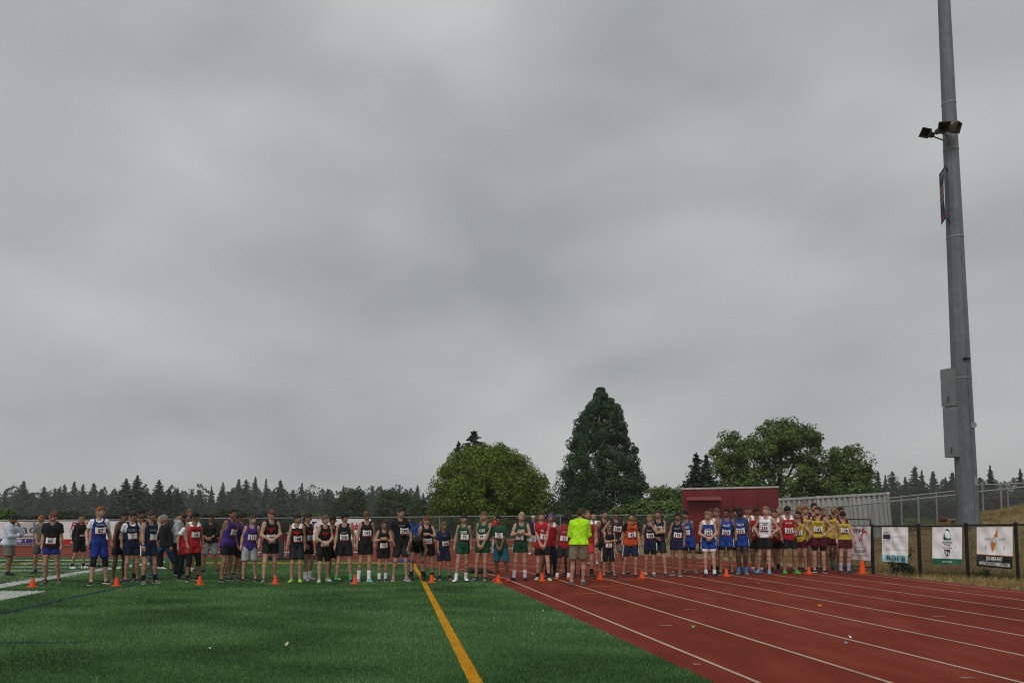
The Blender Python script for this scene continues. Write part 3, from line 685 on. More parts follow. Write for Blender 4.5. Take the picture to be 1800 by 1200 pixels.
# the spreading tree behind the trailer
Y = 62.0; c = D(1372, 900, Y)
cen = []; rad = []
lobes = [(-88, 800, 38, 48), (-52, 820, 62, 55), (-15, 775, 60, 45), (15, 765, 62, 38), (40, 790, 55, 55), (0, 835, 95, 50), (62, 855, 40, 34), (-74, 860, 44, 40), (115, 815, 34, 40), (122, 850, 36, 44), (-20, 880, 90, 30)]
for (dx, yy, wx, hy) in lobes:
    q = D(1372 + dx, yy, Y)
    for k in range(44):
        d = rng.normal(0, 1, 3); d /= np.linalg.norm(d); r_ = rng.uniform(0.3, 1.0) ** 0.5
        cen.append((q.x - c.x + d[0] * r_ * wx / F * Y * 0.8, d[1] * r_ * 3.2, q.z + d[2] * r_ * hy / F * Y * 0.8)); rad.append(rng.uniform(0.4, 0.95))
cen = np.array(cen); cen[:, 2] = np.maximum(cen[:, 2], 1.0)
cr_m = clumps_mesh('crown', cen, np.array(rad), 120, 0.115, leaf_mid, squash=0.85, droop=0.25, tspread=0.24)
plant('broadleaf_tree', (c.x, Y, 0), 'large spreading green tree with open branches behind the red trailer', 'tree', cr_m,
      limbs(6.2, 0.4, [(-4.2, 0, 6.2), (-2.2, 1, 7.6), (-0.6, -1, 9), (1.2, 0.6, 9), (2.8, -.6, 7.2), (5.2, 0, 5.6), (5.8, 0.5, 4.6), (-5, .8, 4.5), (3.6, 0.4, 4.6)]))
# spruce at its left, and conifers nearer than the far wood
spr = fir_mesh(10.0, 2.9, fir_near, 5, branch=20, tuft=0.36, per=10, levels=42, shape=0.78)
spt = fir_trunk(10.0, 0.22)
def near_fir(x, y, Y, lab, wid=1.0, name='fir_tree', grp=None):
    p = D(x, y, Y); plant(name, (p.x, Y, -0.03), lab, 'tree', spr, spt, grp, s=p.z / 10.0, rz=random.uniform(0, 6), sx=wid)
near_fir(1224, 796, 72, 'dark blue-green spruce between the red trailer and the tall evergreen, left tip of two', 1.55)
near_fir(1241, 798, 74, 'dark blue-green spruce touching the spreading green tree, right tip of two', 1.3)
near_fir(833, 757, 95, 'pointed dark conifer peeking over the yellow-green tree', 1.9)
near_fir(806, 776, 97, 'lower conifer tip just left of the one peeking over the yellow-green tree', 1.2)
near_fir(1523, 811, 90, 'slim dense conifer at the right edge of the spreading green tree', 0.62)
near_fir(222, 841, 190, 'broad dark fir left half of the dark pair above the navy-shirted group', 1.7)
near_fir(242, 835, 186, 'tallest dark fir at left, above the person in the patterned shirt', 1.5)
near_fir(280, 843, 192, 'dark pointed fir above the grey hooded figure', 1.5)
near_fir(298, 856, 195, 'short dark fir between two dark firs at left', 1.6)
near_fir(312, 857, 194, 'dark fir above the capped runner in red, right end of the dark clump', 1.5)
near_fir(262, 868, 188, 'low dark fir filling the gap behind the walker in jeans', 1.3)
near_fir(1740, 817, 140, 'ragged fir showing over the bank right of the pole', 0.75)
near_fir(1793, 823, 140, 'ragged fir at the right edge of the picture', 0.8)
# deciduous crowns in the middle distance
dc = []; dr = []
for k in range(150):
    d = rng.normal(0, 1, 3); d /= np.linalg.norm(d); r_ = rng.uniform(0.2, 1) ** 0.45
    dc.append((d[0] * 3.3 * r_, d[1] * 3.3 * r_, 4.6 + d[2] * 3.9 * r_)); dr.append(rng.uniform(0.6, 1.2))
dc = np.array(dc); dc[:, 2] = np.maximum(dc[:, 2], 0.6)
dec_a = clumps_mesh('crown', dc, np.array(dr), 44, 0.24, leaf_far, squash=0.9); dec_b = clumps_mesh('crown', dc * np.array([1, 1, .9]), np.array(dr), 44, 0.24, leaf_mid, squash=0.9)
leaf_hedge = leaf_mat('hedge_leaves', (0.010, 0.020, 0.009), (0.022, 0.036, 0.016), (0.042, 0.058, 0.026)); dec_c = clumps_mesh('crown', dc * np.array([1, 1, .95]), np.array(dr), 40, 0.25, leaf_hedge, squash=0.9)
dec_t = limbs(4.5, 0.3, [(math.cos(a) * 2, math.sin(a) * 2, 6) for a in np.arange(0, 6.2, 1.1)])
def dec(x, y, Y, lab, wid=1.0, m=None, name='broadleaf_tree', cat='tree', grp=None):
    p = D(x, y, Y); plant(name, (p.x, Y, -0.03), lab, cat, m or dec_a, dec_t, grp, s=p.z / 9.2, rz=random.uniform(0, 6), sx=wid)
dec(621, 853, 150, 'round green tree above the runner in green socks', 1.0)
dec(597, 872, 152, 'low green tree beside the round one, above the runner in mint shoes', 1.0)
dec(686, 854, 150, 'round green tree above the short runner with glasses', 1.0)
dec(708, 860, 148, 'green tree above the tall runner in the black tee', 0.95)
dec(738, 872, 130, 'low green tree against the left side of the yellow-green tree', 1.0)
dec(1160, 838, 66, 'thin green sapling crown between the tall evergreen and the spruce', 0.75, dec_b)
dec(1183, 842, 68, 'leafy sapling crown just left of the red trailer', 0.7, dec_b)
dec(1140, 866, 60, 'low green bush at the right foot of the tall evergreen', 1.9, dec_b, 'bush', 'bush')
dec(1188, 872, 58, 'low green bush beside the left end of the red trailer', 1.6, dec_b, 'bush', 'bush')
dec(1100, 880, 62, 'low green bush under the tall evergreen, behind the tall runner with glasses', 1.9, dec_b, 'bush', 'bush')
dec(978, 885, 70, 'dim green bush in the gap between the yellow-green tree and the evergreen', 1.6, dec_a, 'bush', 'bush')
dec(4, 884, 80, 'yellowish bush behind the fence at the left edge of the picture', 1.3, dec_b, 'bush', 'bush')
dec(21, 890, 82, 'small green bush behind the pale sweatshirt', 1.0, dec_b, 'bush', 'bush')
dec(404, 892, 100, 'dim hedge bush behind the fence above the purple shirted runners', 2.6, dec_a, 'bush', 'bush')
dec(120, 893, 110, 'dim bush over the fence between the black tee and the tall runner in blue', 2.2, dec_a, 'bush', 'bush')
dec(540, 894, 100, 'small yellow-green bush behind the fence above the runner with bib 188', 1.0, dec_b, 'bush', 'bush')
dec(556, 897, 98, 'small yellow-green bush at the left corner of the script banner', 0.9, dec_b, 'bush', 'bush')
dec(1602, 902, 46, 'pale green bush behind the bank fence above the clinic banner, left one', 1.1, dec_b, 'bush', 'bush')
dec(1621, 901, 47, 'pale green bush behind the bank fence above the clinic banner, right one', 1.1, dec_b, 'bush', 'bush')
for k, (x, y, Y_, wd, nm) in enumerate(((262, 897, 60, 2.4, 'behind the fence and the patterned shirt'), (318, 899, 62, 2.4, 'behind the fence and the tall person in the black shirt'), (362, 898, 64, 2.6, 'behind the fence and the person in the black pullover'), (456, 897, 66, 2.6, 'behind the fence left of the runner looking down at the wrist'),
        (500, 899, 66, 2.4, 'behind the fence right of the runner looking down at the wrist'), (596, 899, 70, 2.4, 'over the left part of the script banner'), (650, 898, 70, 2.4, 'behind the fence and the runner in tall white socks'), (700, 897, 72, 2.4, 'behind the fence and the tall runner in loose black tee'), (170, 900, 60, 2.6, 'behind the fence and the tall runner in blue'), (215, 899, 60, 2.4, 'behind the fence and the leftmost runner in navy'), (60, 900, 64, 2.6, 'behind the fence and the person in the grey tee'),
        (1590, 876, 75, 1.6, 'beyond the bank right of the container'), (1640, 872, 78, 1.6, 'beyond the bank midway to the pole'), (1680, 870, 76, 1.5, 'beyond the bank just left of the pole'), (1745, 856, 62, 1.7, 'beyond the bank just right of the pole'), (1790, 853, 64, 1.7, 'beyond the bank at the right edge'), (1840, 850, 64, 1.7, 'beyond the bank past the right edge'))):
    dec(x, y, Y_, 'dark green hedge bush ' + nm, wd, dec_c, 'bush', 'bush', 'dark bushes behind the fences')
# far firs, each its own tree; the rest of the wood behind them as one mass
protos = [(fir_mesh(24, (6.0, 6.6, 5.4, 6.2, 7.0)[i], fir_far, 20 + i, branch=17, tuft=0.92 + .06 * (i % 3), per=6 + (i % 2), levels=36, shape=(0.72, 0.85, 0.8, 0.66, 0.9)[i]), fir_trunk(24, 0.4)) for i in range(5)]
far_firs = [(10, 861), (42, 845), (60, 870), (78, 855), (97, 859), (106, 854), (114, 851), (131, 846), (146, 850), (165, 849), (178, 858), (198, 861),
            (337, 859), (352, 860), (372, 853), (392, 847), (408, 858), (420, 842), (433, 843), (449, 838), (468, 841), (482, 858), (493, 844), (515, 860), (531, 848),
            (546, 865), (555, 869), (576, 859), (604, 853), (654, 856), (716, 864), (734, 852), (744, 866), (640, 866), (565, 876), (505, 864)]
far_right = [(1543, 828, 'far hazy fir above the right end of the grey container, nearest to it'), (1556, 835, 'short far fir over the right corner of the container'), (1568, 829, 'far hazy fir just right of the container corner'),
             (1591, 838, 'low far fir above the first rail post right of the container'), (1608, 820, 'tallest far fir between the container and the pole'), (1620, 826, 'far fir hugging the right side of the tallest one near the pole'),
             (1640, 828, 'broad far fir midway between the container and the pole'), (1662, 838, 'low far fir just left of the pole'), (1674, 830, 'slim far fir touching the left edge of the pole'), (1722, 840, 'low far fir touching the right edge of the pole')]
FAR_TODO = []
for k, (x, y) in enumerate(far_firs): FAR_TODO.append((x, y, 300 + (k * 37) % 90, None))
for k, (x, y, lab) in enumerate(far_right): FAR_TODO.append((x, y, 260 + (k * 29) % 60, lab))
mass = []; msz = []
for k in range(250):
    left = k < 185
    xp = random.uniform(-60, 960) if left else random.uniform(1480, 1860)
    yp = (random.uniform(857, 886) if random.random() < .6 else random.uniform(850, 870)) if left else random.uniform(838, 864)
    Yd = random.uniform(380, 430); p = D(xp, yp, Yd); g = np.random.default_rng(900 + k); n = 360
    f = g.uniform(0, 1, n) ** 1.3; an = g.uniform(0, 6.283, n); rr = p.z * (g.uniform(0.26, 0.45) * (1 - f ** g.uniform(1, 1.9)) ** 0.8 if k % 3 else g.uniform(0.38, 0.6) * np.sqrt(np.clip(1 - (2 * f - 0.9) ** 2, 0.02, 1))) * g.uniform(0.2, 1, n) ** 0.5
    mass.append(np.stack([p.x + np.cos(an) * rr, Yd + np.sin(an) * rr, p.z * (0.02 + 0.98 * f)], 1)); msz.append(0.6 + 1.1 * (1 - f))
C = np.concatenate(mass); V, T, tt = leaf_tris(C, np.concatenate(msz), np.clip(rng.normal(.5, .2, len(C)), 0, 1))
tag(link('distant_wood', np_mesh('distant_wood', V, T, fir_far, smooth=False, tint=tt)), 'hazy mass of distant conifers filling the horizon behind the nearer trees', 'wood', kind='stuff')
# ================================================================== PEOPLE
def prim_d(P, a, b, ra, rb):
    a = np.asarray(a, np.float32); b = np.asarray(b, np.float32); ab = b - a; L2 = float(ab @ ab) + 1e-9
    t = np.clip(((P - a) @ ab) / L2, 0, 1); q = P - a - t[..., None] * ab
    return np.sqrt((q * q).sum(-1)) - (ra + (rb - ra) * t)
def smin(a, b, k):
    h = np.maximum(k - np.abs(a - b), 0) / k
    return np.minimum(a, b) - h * h * k * 0.25
def field(P, prims, k, dil=0.0, cuts=(), fold=None):
    d = None
    for pr in prims:
        e = prim_d(P, *pr); d = e if d is None else smin(d, e, k)
    d = d - dil
    if fold is not None:
        amp, sd_ = fold
        x, y, z = P[..., 0], P[..., 1], P[..., 2]
        an = np.arctan2(y, x + 1e-6)
        d = d + amp * (np.sin(an * 5 + z * 11 + sd_) * np.sin(z * 17 + 2 * np.sin(an * 2 + sd_)) + 0.6 * np.sin(x * 61 + z * 37 + sd_ * 2) * np.sin(z * 23 - x * 29 + sd_))
    for c in cuts:
        if c[0] == 's': d = np.maximum(d, -prim_d(P, c[1], c[2], c[3], c[4]))       # subtract a capsule
        else: d = np.maximum(d, (P - np.asarray(c[1], np.float32)) @ np.asarray(c[2], np.float32))   # keep the side against the normal
    return d
EDG = [(0,1),(2,3),(4,5),(6,7),(0,2),(1,3),(4,6),(5,7),(0,4),(1,5),(2,6),(3,7)]
CO = np.array([[(i >> 0) & 1, (i >> 1) & 1, (i >> 2) & 1] for i in range(8)])
def surfnet(prims, h, k, dil=0.0, cuts=(), fold=None):
    pts = np.array([q for p in prims for q in (p[0], p[1])]); rmax = max(max(p[2], p[3]) for p in prims)
    lo = pts.min(0) - rmax - dil - 2.2 * h; hi = pts.max(0) + rmax + dil + 2.2 * h
    n = np.ceil((hi - lo) / h).astype(int) + 1
    g = np.stack(np.meshgrid(*[lo[i] + h * np.arange(n[i]) for i in range(3)], indexing='ij'), -1).astype(np.float32)
    d = field(g, prims, k, dil, cuts, fold); ins = d < 0
    c = np.zeros(tuple(n - 1), np.int8)
    sl = lambda o, m: tuple(slice(o[i], o[i] + m[i]) for i in range(3))
    m = n - 1
    for o in CO: c += ins[sl(o, m)]
    act = (c > 0) & (c < 8); idx = np.argwhere(act)
    if len(idx) == 0: return np.zeros((0, 3)), np.zeros((0, 4), int)
    cid = np.full(tuple(m), -1, np.int64); cid[act] = np.arange(len(idx))
    vals = np.stack([d[tuple((idx + o).T)] for o in CO], 1)
    acc = np.zeros((len(idx), 3)); cnt = np.zeros(len(idx))
    for (i, j) in EDG:
        x = (vals[:, i] < 0) != (vals[:, j] < 0); t = np.where(x, vals[:, i] / (vals[:, i] - vals[:, j] + 1e-12), 0)
        p = CO[i][None] + t[:, None] * (CO[j] - CO[i])[None]; acc += np.where(x[:, None], p, 0); cnt += x
    V = lo + h * (idx + acc / cnt[:, None])
    quads = []
    for ax in range(3):
        b, e = (ax + 1) % 3, (ax + 2) % 3
        m2 = list(m + 1); m2[ax] -= 1
        s0 = [slice(0, m2[i]) for i in range(3)]; s1 = list(s0); s1[ax] = slice(1, m2[ax] + 1)
        A, B = ins[tuple(s0)], ins[tuple(s1)]; q = np.argwhere(A != B)
        ok = (q[:, b] > 0) & (q[:, e] > 0) & (q[:, b] < m[b]) & (q[:, e] < m[e]); q = q[ok]
        sgn = A[tuple(q.T)]
        def cell(db, de):
            r = q.copy(); r[:, b] += db; r[:, e] += de; return cid[tuple(r.T)]
        Q = np.stack([cell(-1, -1), cell(0, -1), cell(0, 0), cell(-1, 0)], 1)
        Q[~sgn] = Q[~sgn][:, ::-1]; quads.append(Q)
    Q = np.concatenate(quads); Q = Q[(Q >= 0).all(1)]
    return V, Q
# ---- heads
NLA, NLO = 22, 28
def head_grid(nla, nlo):
    la = np.linspace(0.02, np.pi - 0.02, nla); lo = np.linspace(0, 2 * np.pi, nlo, endpoint=False)
    LA, LO = np.meshgrid(la, lo, indexing='ij')
    d = np.stack([np.sin(LA) * np.sin(LO), -np.sin(LA) * np.cos(LO), np.cos(LA)], -1).reshape(-1, 3)   # lon 0 = front (-y)
    f = []
    for i in range(nla - 1):
        for j in range(nlo): f.append((i*nlo+j, (i+1)*nlo+j, (i+1)*nlo+(j+1) % nlo, i*nlo+(j+1) % nlo))
    return d, np.array(f), LO.ravel()
def head_shape(d, face=True):
    a, b, c = 0.0745, 0.094, 0.118
    x, y, z = d[:, 0] * a, d[:, 1] * b, d[:, 2] * c
    t = np.clip(-z / c, 0, 1); x = x * (1 - 0.30 * t ** 1.3); y = np.where(y > 0, y * (1 - 0.42 * t), y * (1 - 0.10 * t ** 2))
    if face:
        fr = np.clip(-d[:, 1], 0, 1)
        ga = lambda u, s: np.exp(-(u / s) ** 2)
        nose = ga(x, 0.014) * np.clip((0.030 - z) / 0.06, 0, 1) * (z > -0.042) * (z < 0.032)
        y = y - fr * (0.026 * nose - 0.010 * ga(np.abs(x) - 0.031, 0.016) * ga(z - 0.010, 0.013) + 0.004 * ga(z - 0.032, 0.010) * ga(x, 0.05)
                      + 0.006 * ga(x, 0.024) * ga(z + 0.062, 0.010) + 0.010 * ga(x, 0.024) * ga(z + 0.102, 0.018))
    return np.stack([x, y, z], 1)
HD, HF, HLO = head_grid(NLA, NLO)
HV = head_shape(HD)
fc = HV[HF].mean(1)
HMI = np.where((np.abs(fc[:, 0]) < 0.026) & (np.abs(fc[:, 2] + 0.063) < 0.0105) & (fc[:, 1] < -0.05), 1, 0)
def ell_np(c, r, nu=8, nv=6):
    b = MB(); b.ellip(c, r, nu, nv); return b
SD, SF, SLO = head_grid(20, 34)
def hair_np(style, seed):
    """scalp shell: (vertices, faces)"""
    g = np.random.default_rng(seed)
    H = head_shape(SD, False); az = np.abs((SLO + np.pi) % (2 * np.pi) - np.pi) / np.pi      # 0 front .. 1 back
    P = {'short': (0.054, -0.018, -0.066, 0.16), 'buzz': (0.060, -0.008, -0.058, 0.055), 'curly': (0.050, -0.012, -0.064, 0.24), 'bowl': (0.030, -0.028, -0.075, 0.19),
         'floppy': (0.040, -0.018, -0.074, 0.23), 'long': (0.052, -0.10, -0.15, 0.15), 'bald': (0.30, -0.02, -0.06, 0.03), 'crew': (0.058, -0.004, -0.058, 0.18)}[style]
    zl = np.interp(az, [0, 0.22, 0.36, 0.46, 0.62, 1.0], [P[0], P[0] - 0.004, P[0] * 0.55 + P[1] * 0.45, P[1], P[1] - 0.012, P[2]])
    if style == 'bald': zl = np.interp(az, [0, 0.4, 0.5, 0.7, 1.0], [0.3, 0.3, 0.012, 0.02, 0.02]); 
    zl = zl + 0.006 * np.sin(SLO * 9 + g.uniform(0, 6)) + 0.005 * np.sin(SLO * 17 + g.uniform(0, 6)) * (az < .3)
    w = sstep(0, 0.026, H[:, 2] - zl)
    if style == 'bald': w = w * (H[:, 2] < 0.045)
    ph = g.uniform(0, 6, 6); f1 = 6 if style != 'curly' else 13
    nz = np.sin(SD[:, 0] * f1 * 2 + ph[0] + 2 * np.sin(SD[:, 2] * 5 + ph[1])) * np.sin(SD[:, 1] * f1 + ph[2]) + 0.6 * np.sin(SD[:, 0] * 23 + SD[:, 1] * 17 + ph[3]) * np.sin(SD[:, 2] * 19 + ph[4])
    up = np.clip(SD[:, 2], 0, 1); front = np.clip(-SD[:, 1], 0, 1)
    t = P[3] * (0.55 + 0.55 * up + (0.5 * front * up if style in ('crew', 'floppy', 'short') else 0)) * (1 + (0.36 if style == 'curly' else 0.27) * nz)
    if style == 'floppy': t = t * (1 + 0.35 * np.sign(SD[:, 0] + 1e-3) * np.clip(front * 1.3, 0, 1))
    sc_ = np.where(w > 0.001, 1.0 + t * w, 0.965)
    V = H * sc_[:, None]
    if style == 'long':
        low = (H[:, 2] < -0.02) & (w > 0.2); V[low, 2] -= 0.09 * (az[low]) ** 0.5; V[low, 0] *= 1.15; V[low, 1] = V[low, 1] * 0.9 + 0.03
    keep = (w[SF] > 0.001).any(1)
    return V, SF[keep]
def cap_np(back=False):
    H = head_shape(SD, False); zl = 0.040
    w = sstep(0, 0.02, H[:, 2] - zl + 0.05 * np.clip(SD[:, 1], -1, 1) * (-0.2))
    V = H * np.where(w > 0.001, 1.10 + 0.03 * np.clip(SD[:, 2], 0, 1), 0.97)[:, None]; keep = (w[SF] > 0.001).any(1)
    b = MB(); s = 1 if back else -1; n = 10; A = []; B = []
    for k in range(n + 1):
        an = math.pi * k / n; A.append((0.078 * math.cos(an), s * (0.078 * math.sin(an) + 0.02), 0.045)); B.append((0.082 * math.cos(an), s * (0.15 * math.sin(an) + 0.02), 0.030))
    V2 = A + B + [(x, y, z - 0.006) for x, y, z in A + B]; m = n + 1
    Fq = [(i, i + 1, m + i + 1, m + i) for i in range(n)] + [(2*m + i, 3*m + i, 3*m + i + 1, 2*m + i + 1) for i in range(n)] + [(m + i, m + i + 1, 3*m + i + 1, 3*m + i) for i in range(n)]
    b.add(V2, Fq); return V, SF[keep], b
# ---- shoes: upper and sole
def shoe_mb():
    up, so_ = MB(), MB(); n = 10
    st = [(0.072, 0.022, 0.070), (0.066, 0.034, 0.092), (0.03, 0.037, 0.094), (-0.02, 0.038, 0.088), (-0.07, 0.043, 0.070), (-0.12, 0.047, 0.055), (-0.16, 0.041, 0.046), (-0.188, 0.020, 0.034)]
    def ring(y, w, z0, z1):
        return [(w * math.copysign(abs(math.cos(t)) ** .7, math.cos(t)), y, z0 + (z1 - z0) * (0.5 + 0.5 * math.copysign(abs(math.sin(t)) ** .8, math.sin(t)))) for t in [2 * math.pi * k / n for k in range(n)]]
    for b, rows in ((up, [ring(y, w, 0.018, z) for (y, w, z) in st]), (so_, [ring(y, w + 0.005, 0.0 + (0.012 if y < -0.18 else 0), 0.027 + (0.008 if y > 0 else 0)) for (y, w, z) in st])):
        V = [p for r in rows for p in r]; Fq = []
        for i in range(len(rows) - 1):
            for k in range(n): Fq.append((i*n+k, (i+1)*n+k, (i+1)*n+(k+1) % n, i*n+(k+1) % n))
        Fq.append(tuple(range(n))); Fq.append(tuple(range(len(rows)*n - 1, (len(rows)-1)*n - 1, -1))); b.add(V, Fq)
    return up, so_
UP_MB, SO_MB = shoe_mb()
SKIN = {'pale': (0.47, 0.270, 0.195), 'fair': (0.39, 0.210, 0.140), 'tan': (0.28, 0.145, 0.085), 'olive': (0.24, 0.125, 0.072), 'brown': (0.155, 0.080, 0.048), 'dark': (0.062, 0.034, 0.024), 'ruddy': (0.38, 0.175, 0.120)}
HAIR = {'black': (0.010, 0.009, 0.009), 'dark': (0.022, 0.014, 0.010), 'brown': (0.055, 0.032, 0.018), 'light': (0.13, 0.080, 0.042), 'sandy': (0.20, 0.13, 0.065), 'blond': (0.36, 0.26, 0.13), 'red': (0.19, 0.065, 0.025), 'auburn': (0.16, 0.045, 0.030),
        'grey': (0.22, 0.21, 0.20), 'white': (0.55, 0.54, 0.52), 'purple': (0.16, 0.055, 0.24), 'ginger': (0.24, 0.10, 0.035)}
COLS = {'black': (0.010, 0.010, 0.012), 'charcoal': (0.022, 0.023, 0.027), 'navy': (0.012, 0.018, 0.050), 'blue': (0.012, 0.050, 0.26), 'royal': (0.010, 0.030, 0.20), 'red': (0.36, 0.012, 0.022), 'scarlet': (0.45, 0.02, 0.03), 'white': (0.78, 0.78, 0.80),
        'purple': (0.050, 0.022, 0.17), 'green': (0.008, 0.060, 0.030), 'teal': (0.008, 0.100, 0.120), 'yellow': (0.50, 0.40, 0.045), 'maroon': (0.075, 0.008, 0.018), 'orange': (0.50, 0.070, 0.018), 'neon': (0.42, 0.80, 0.015), 'khaki': (0.21, 0.17, 0.115),
        'grey': (0.20, 0.20, 0.21), 'lightgrey': (0.33, 0.34, 0.36), 'darkgrey': (0.085, 0.085, 0.095), 'ash': (0.56, 0.60, 0.68), 'denim': (0.020, 0.050, 0.095), 'pattern': (0.42, 0.43, 0.40), 'heather': (0.115, 0.115, 0.105), 'hot': (0.60, 0.04, 0.05), 'lime': (0.33, 0.60, 0.05),
        'mint': (0.40, 0.55, 0.42), 'sky': (0.10, 0.38, 0.55), 'flame': (0.60, 0.13, 0.03), 'taupe': (0.16, 0.14, 0.12), 'greenb': (0.04, 0.36, 0.09), 'bluesock': (0.04, 0.16, 0.42), 'lilac': (0.36, 0.36, 0.50), 'plum': (0.10, 0.05, 0.16)}
def cloth(c): return mat('cloth_' + c, COLS[c], 0.85, 0.14, 9, bump=0.35, bscale=14)
def skin(c): return mat('skin_' + c, SKIN[c], 0.55, 0.10, 14, spec=0.35)
def hairm(c): return mat('hair_' + c, HAIR[c], 0.7, 0.35, 60, bump=0.6, bscale=120)
ink = mat('black_print', (0.012, 0.012, 0.013), 0.7); bibw = mat('bib_paper', (0.80, 0.79, 0.78), 0.7, 0.05, 20); bibr = mat('bib_red_band', (0.20, 0.02, 0.035), 0.7)
eye_m = mat('eye', (0.03, 0.022, 0.018), 0.25)
def ik(a, t, l1, l2, pole):
    a, t = Vector(a), Vector(t); d = t - a; L = min(d.length, (l1 + l2) * 0.995); d.normalize(); t = a + d * L
    x = (l1 * l1 - l2 * l2 + L * L) / (2 * L); h = math.sqrt(max(l1 * l1 - x * x, 0))
    p = Vector(pole); p = p - d * p.dot(d)
    if p.length < 1e-6: p = Vector((0, 1, 0))
    return a + d * x + p.normalized() * h, t
ARM = {   # wrist target (x towards the outside, y, z) and elbow direction
    'hang': ((0.212, -0.03, 0.87), (0.25, 1, 0)), 'hangf': ((0.225, -0.10, 0.88), (0.6, 0.8, 0)), 'low': ((0.045, -0.175, 0.87), (1, 0.25, -0.2)), 'belly': ((0.045, -0.20, 1.04), (1, 0.3, -0.6)), 'chest': ((0.02, -0.175, 1.25), (1, 0.1, -0.9)),
    'hip': ((0.165, -0.05, 1.02), (1, 0.5, 0.2)), 'back': ((0.06, 0.17, 0.88), (0.55, 1, 0)), 'chin': ((0.04, -0.16, 1.44), (0.7, -0.2, -1)), 'fold': ((-0.09, -0.185, 1.15), (1, -0.1, -0.7)), 'mouth': ((0.02, -0.20, 1.47), (0.5, -0.4, -1)),
    'around': ((0.44, 0.02, 1.36), (0.2, 0.2, -1)), 'around2': ((0.36, -0.12, 1.45), (0.5, 0.3, -0.6)), 'knee': ((0.15, -0.13, 0.55), (1, 0.3, 0)), 'cross': ((-0.10, -0.17, 1.22), (1, 0.2, -0.8)), 'swing': ((0.24, -0.22, 0.95), (0.2, 1, -0.2)), 'swingb': ((0.25, 0.20, 0.95), (0.2, 1, 0))}
PEOPLE = []
def person(x, yf, yt, yaw=0, hy=0, hp=0, sk='fair', hair=('short', 'brown'), top=('singlet', 'black'), bot=('shorts', 'black', 0.5), arms=('hang', 'hang'), sock=('white', 0.0), shoe='charcoal', sole='lightgrey',
           bib=None, bibz=1.10, bibx=0.0, txt=None, lab='', ref=None, b=1.0, lean=0.0, legs=None, under=None, tights=None, glasses=None, cap=None, beard=None, straps=None, hem=None, side=None, lo=False, tz_=1.27, sleeve=None, band=None, stripe_=None, shift=0.0):
    idx = len(PEOPLE); g = random.Random(100 + idx)
    foot = G(x, yf); hd_ = D(x, yt, foot.y)
    lift = 0.0
    Hh = hd_.z if lean < 20 else 1.74
    if shift: Hh += shift
    s = Hh / 1.765
    e = empty('person', (foot.x, foot.y, 0.006), 0); tag(e, lab, 'person', 'runners and bystanders at the start line')
    e.rotation_euler = (0, 0, R(yaw) + math.atan2(-foot.x, foot.y))
    PEOPLE.append((x, ref or lab, e))
    hs = 1.04 if Hh > 1.6 else 1.04 + 0.22 * (1.6 - Hh)
    b = b * 0.945
    vx = (0.021 if not lo else 0.028)
    yaw += g.uniform(-17, 17); hy += g.uniform(-14, 14); hp += g.uniform(-2, 10); roll = g.uniform(-9, 9); slouch = g.uniform(0, 7) if lean == 0 else 0; b *= g.uniform(0.95, 1.06)
    e.rotation_euler = (0, 0, R(yaw) + math.atan2(-foot.x, foot.y))
    tilt = g.uniform(-.10, .10) if lean < 5 else 0; twist = R(g.uniform(-20, 20)) if lean < 5 else 0
    up3 = Matrix.Rotation(R(lean + slouch), 3, 'X')
    # legs
    sway = g.uniform(-0.03, 0.03)
    lp = legs or ((-0.075 - g.uniform(0, .11), g.uniform(-.16, .10)), (0.075 + g.uniform(0, .11), g.uniform(-.16, .10)))
    ank = [Vector((lp[0][0], lp[0][1] + 0.03, 0.085)), Vector((lp[1][0], lp[1][1] + 0.03, 0.085))]
    hz = 0.905; back = 0.14 if lean > 30 else 0.0
    for a in ank:
        dx = math.hypot(abs(a.x) - 0.09, a.y - back); hz = min(hz, 0.085 + math.sqrt(max(0.05, 0.824 ** 2 - dx * dx)))
    hipc = Vector((sway, back, hz)); hips = [hipc + Vector((-0.088 * b, 0, 0)), hipc + Vector((0.088 * b, 0, 0))]
    knees = []
    for h_, a, sg in zip(hips, ank, (-1, 1)):
        k_, _ = ik(h_, a, 0.425, 0.402, (sg * 0.15, -1, 0)); knees.append(k_)
    def U(p):
        q = Vector(p) - Vector((0, 0, 0.905)); t_ = twist * min(max(q.z / .5, 0), 1); c_, s_ = math.cos(t_), math.sin(t_)
        return hipc + up3 @ Vector((q.x * c_ - q.y * s_ + tilt * max(q.z, 0) * (1 if q.z < .55 else .55 / q.z), q.x * s_ + q.y * c_, q.z - 0.35 * tilt * q.x * min(max(q.z / .5, 0), 1)))
    tors = [(U((-.055 * b, .004, 1.08)), U((-.068 * b, .0, 1.335)), .084 * b, .098 * b), (U((.055 * b, .004, 1.08)), U((.068 * b, 0, 1.335)), .084 * b, .098 * b),
            (U((-.062 * b, .012, .955)), U((.062 * b, .012, .955)), .098 * b, .098 * b), (U((0, .0, 1.0)), U((0, 0, 1.12)), .088 * b, .085 * b)]
    shd = [U((-.160 * b, .012, 1.415)), U((.160 * b, .012, 1.415))]
    trap = [(U((0, .012, 1.455)), shd[0] + Vector((0.02, 0, 0)), .055, .046), (U((0, .012, 1.455)), shd[1] - Vector((0.02, 0, 0)), .055, .046)]
    neck = (U((0, .018, 1.44)), U((0, -.004 - .02 * math.sin(R(hp)), 1.565)), .058, .050)
    arms_p = []; arm_pts = []
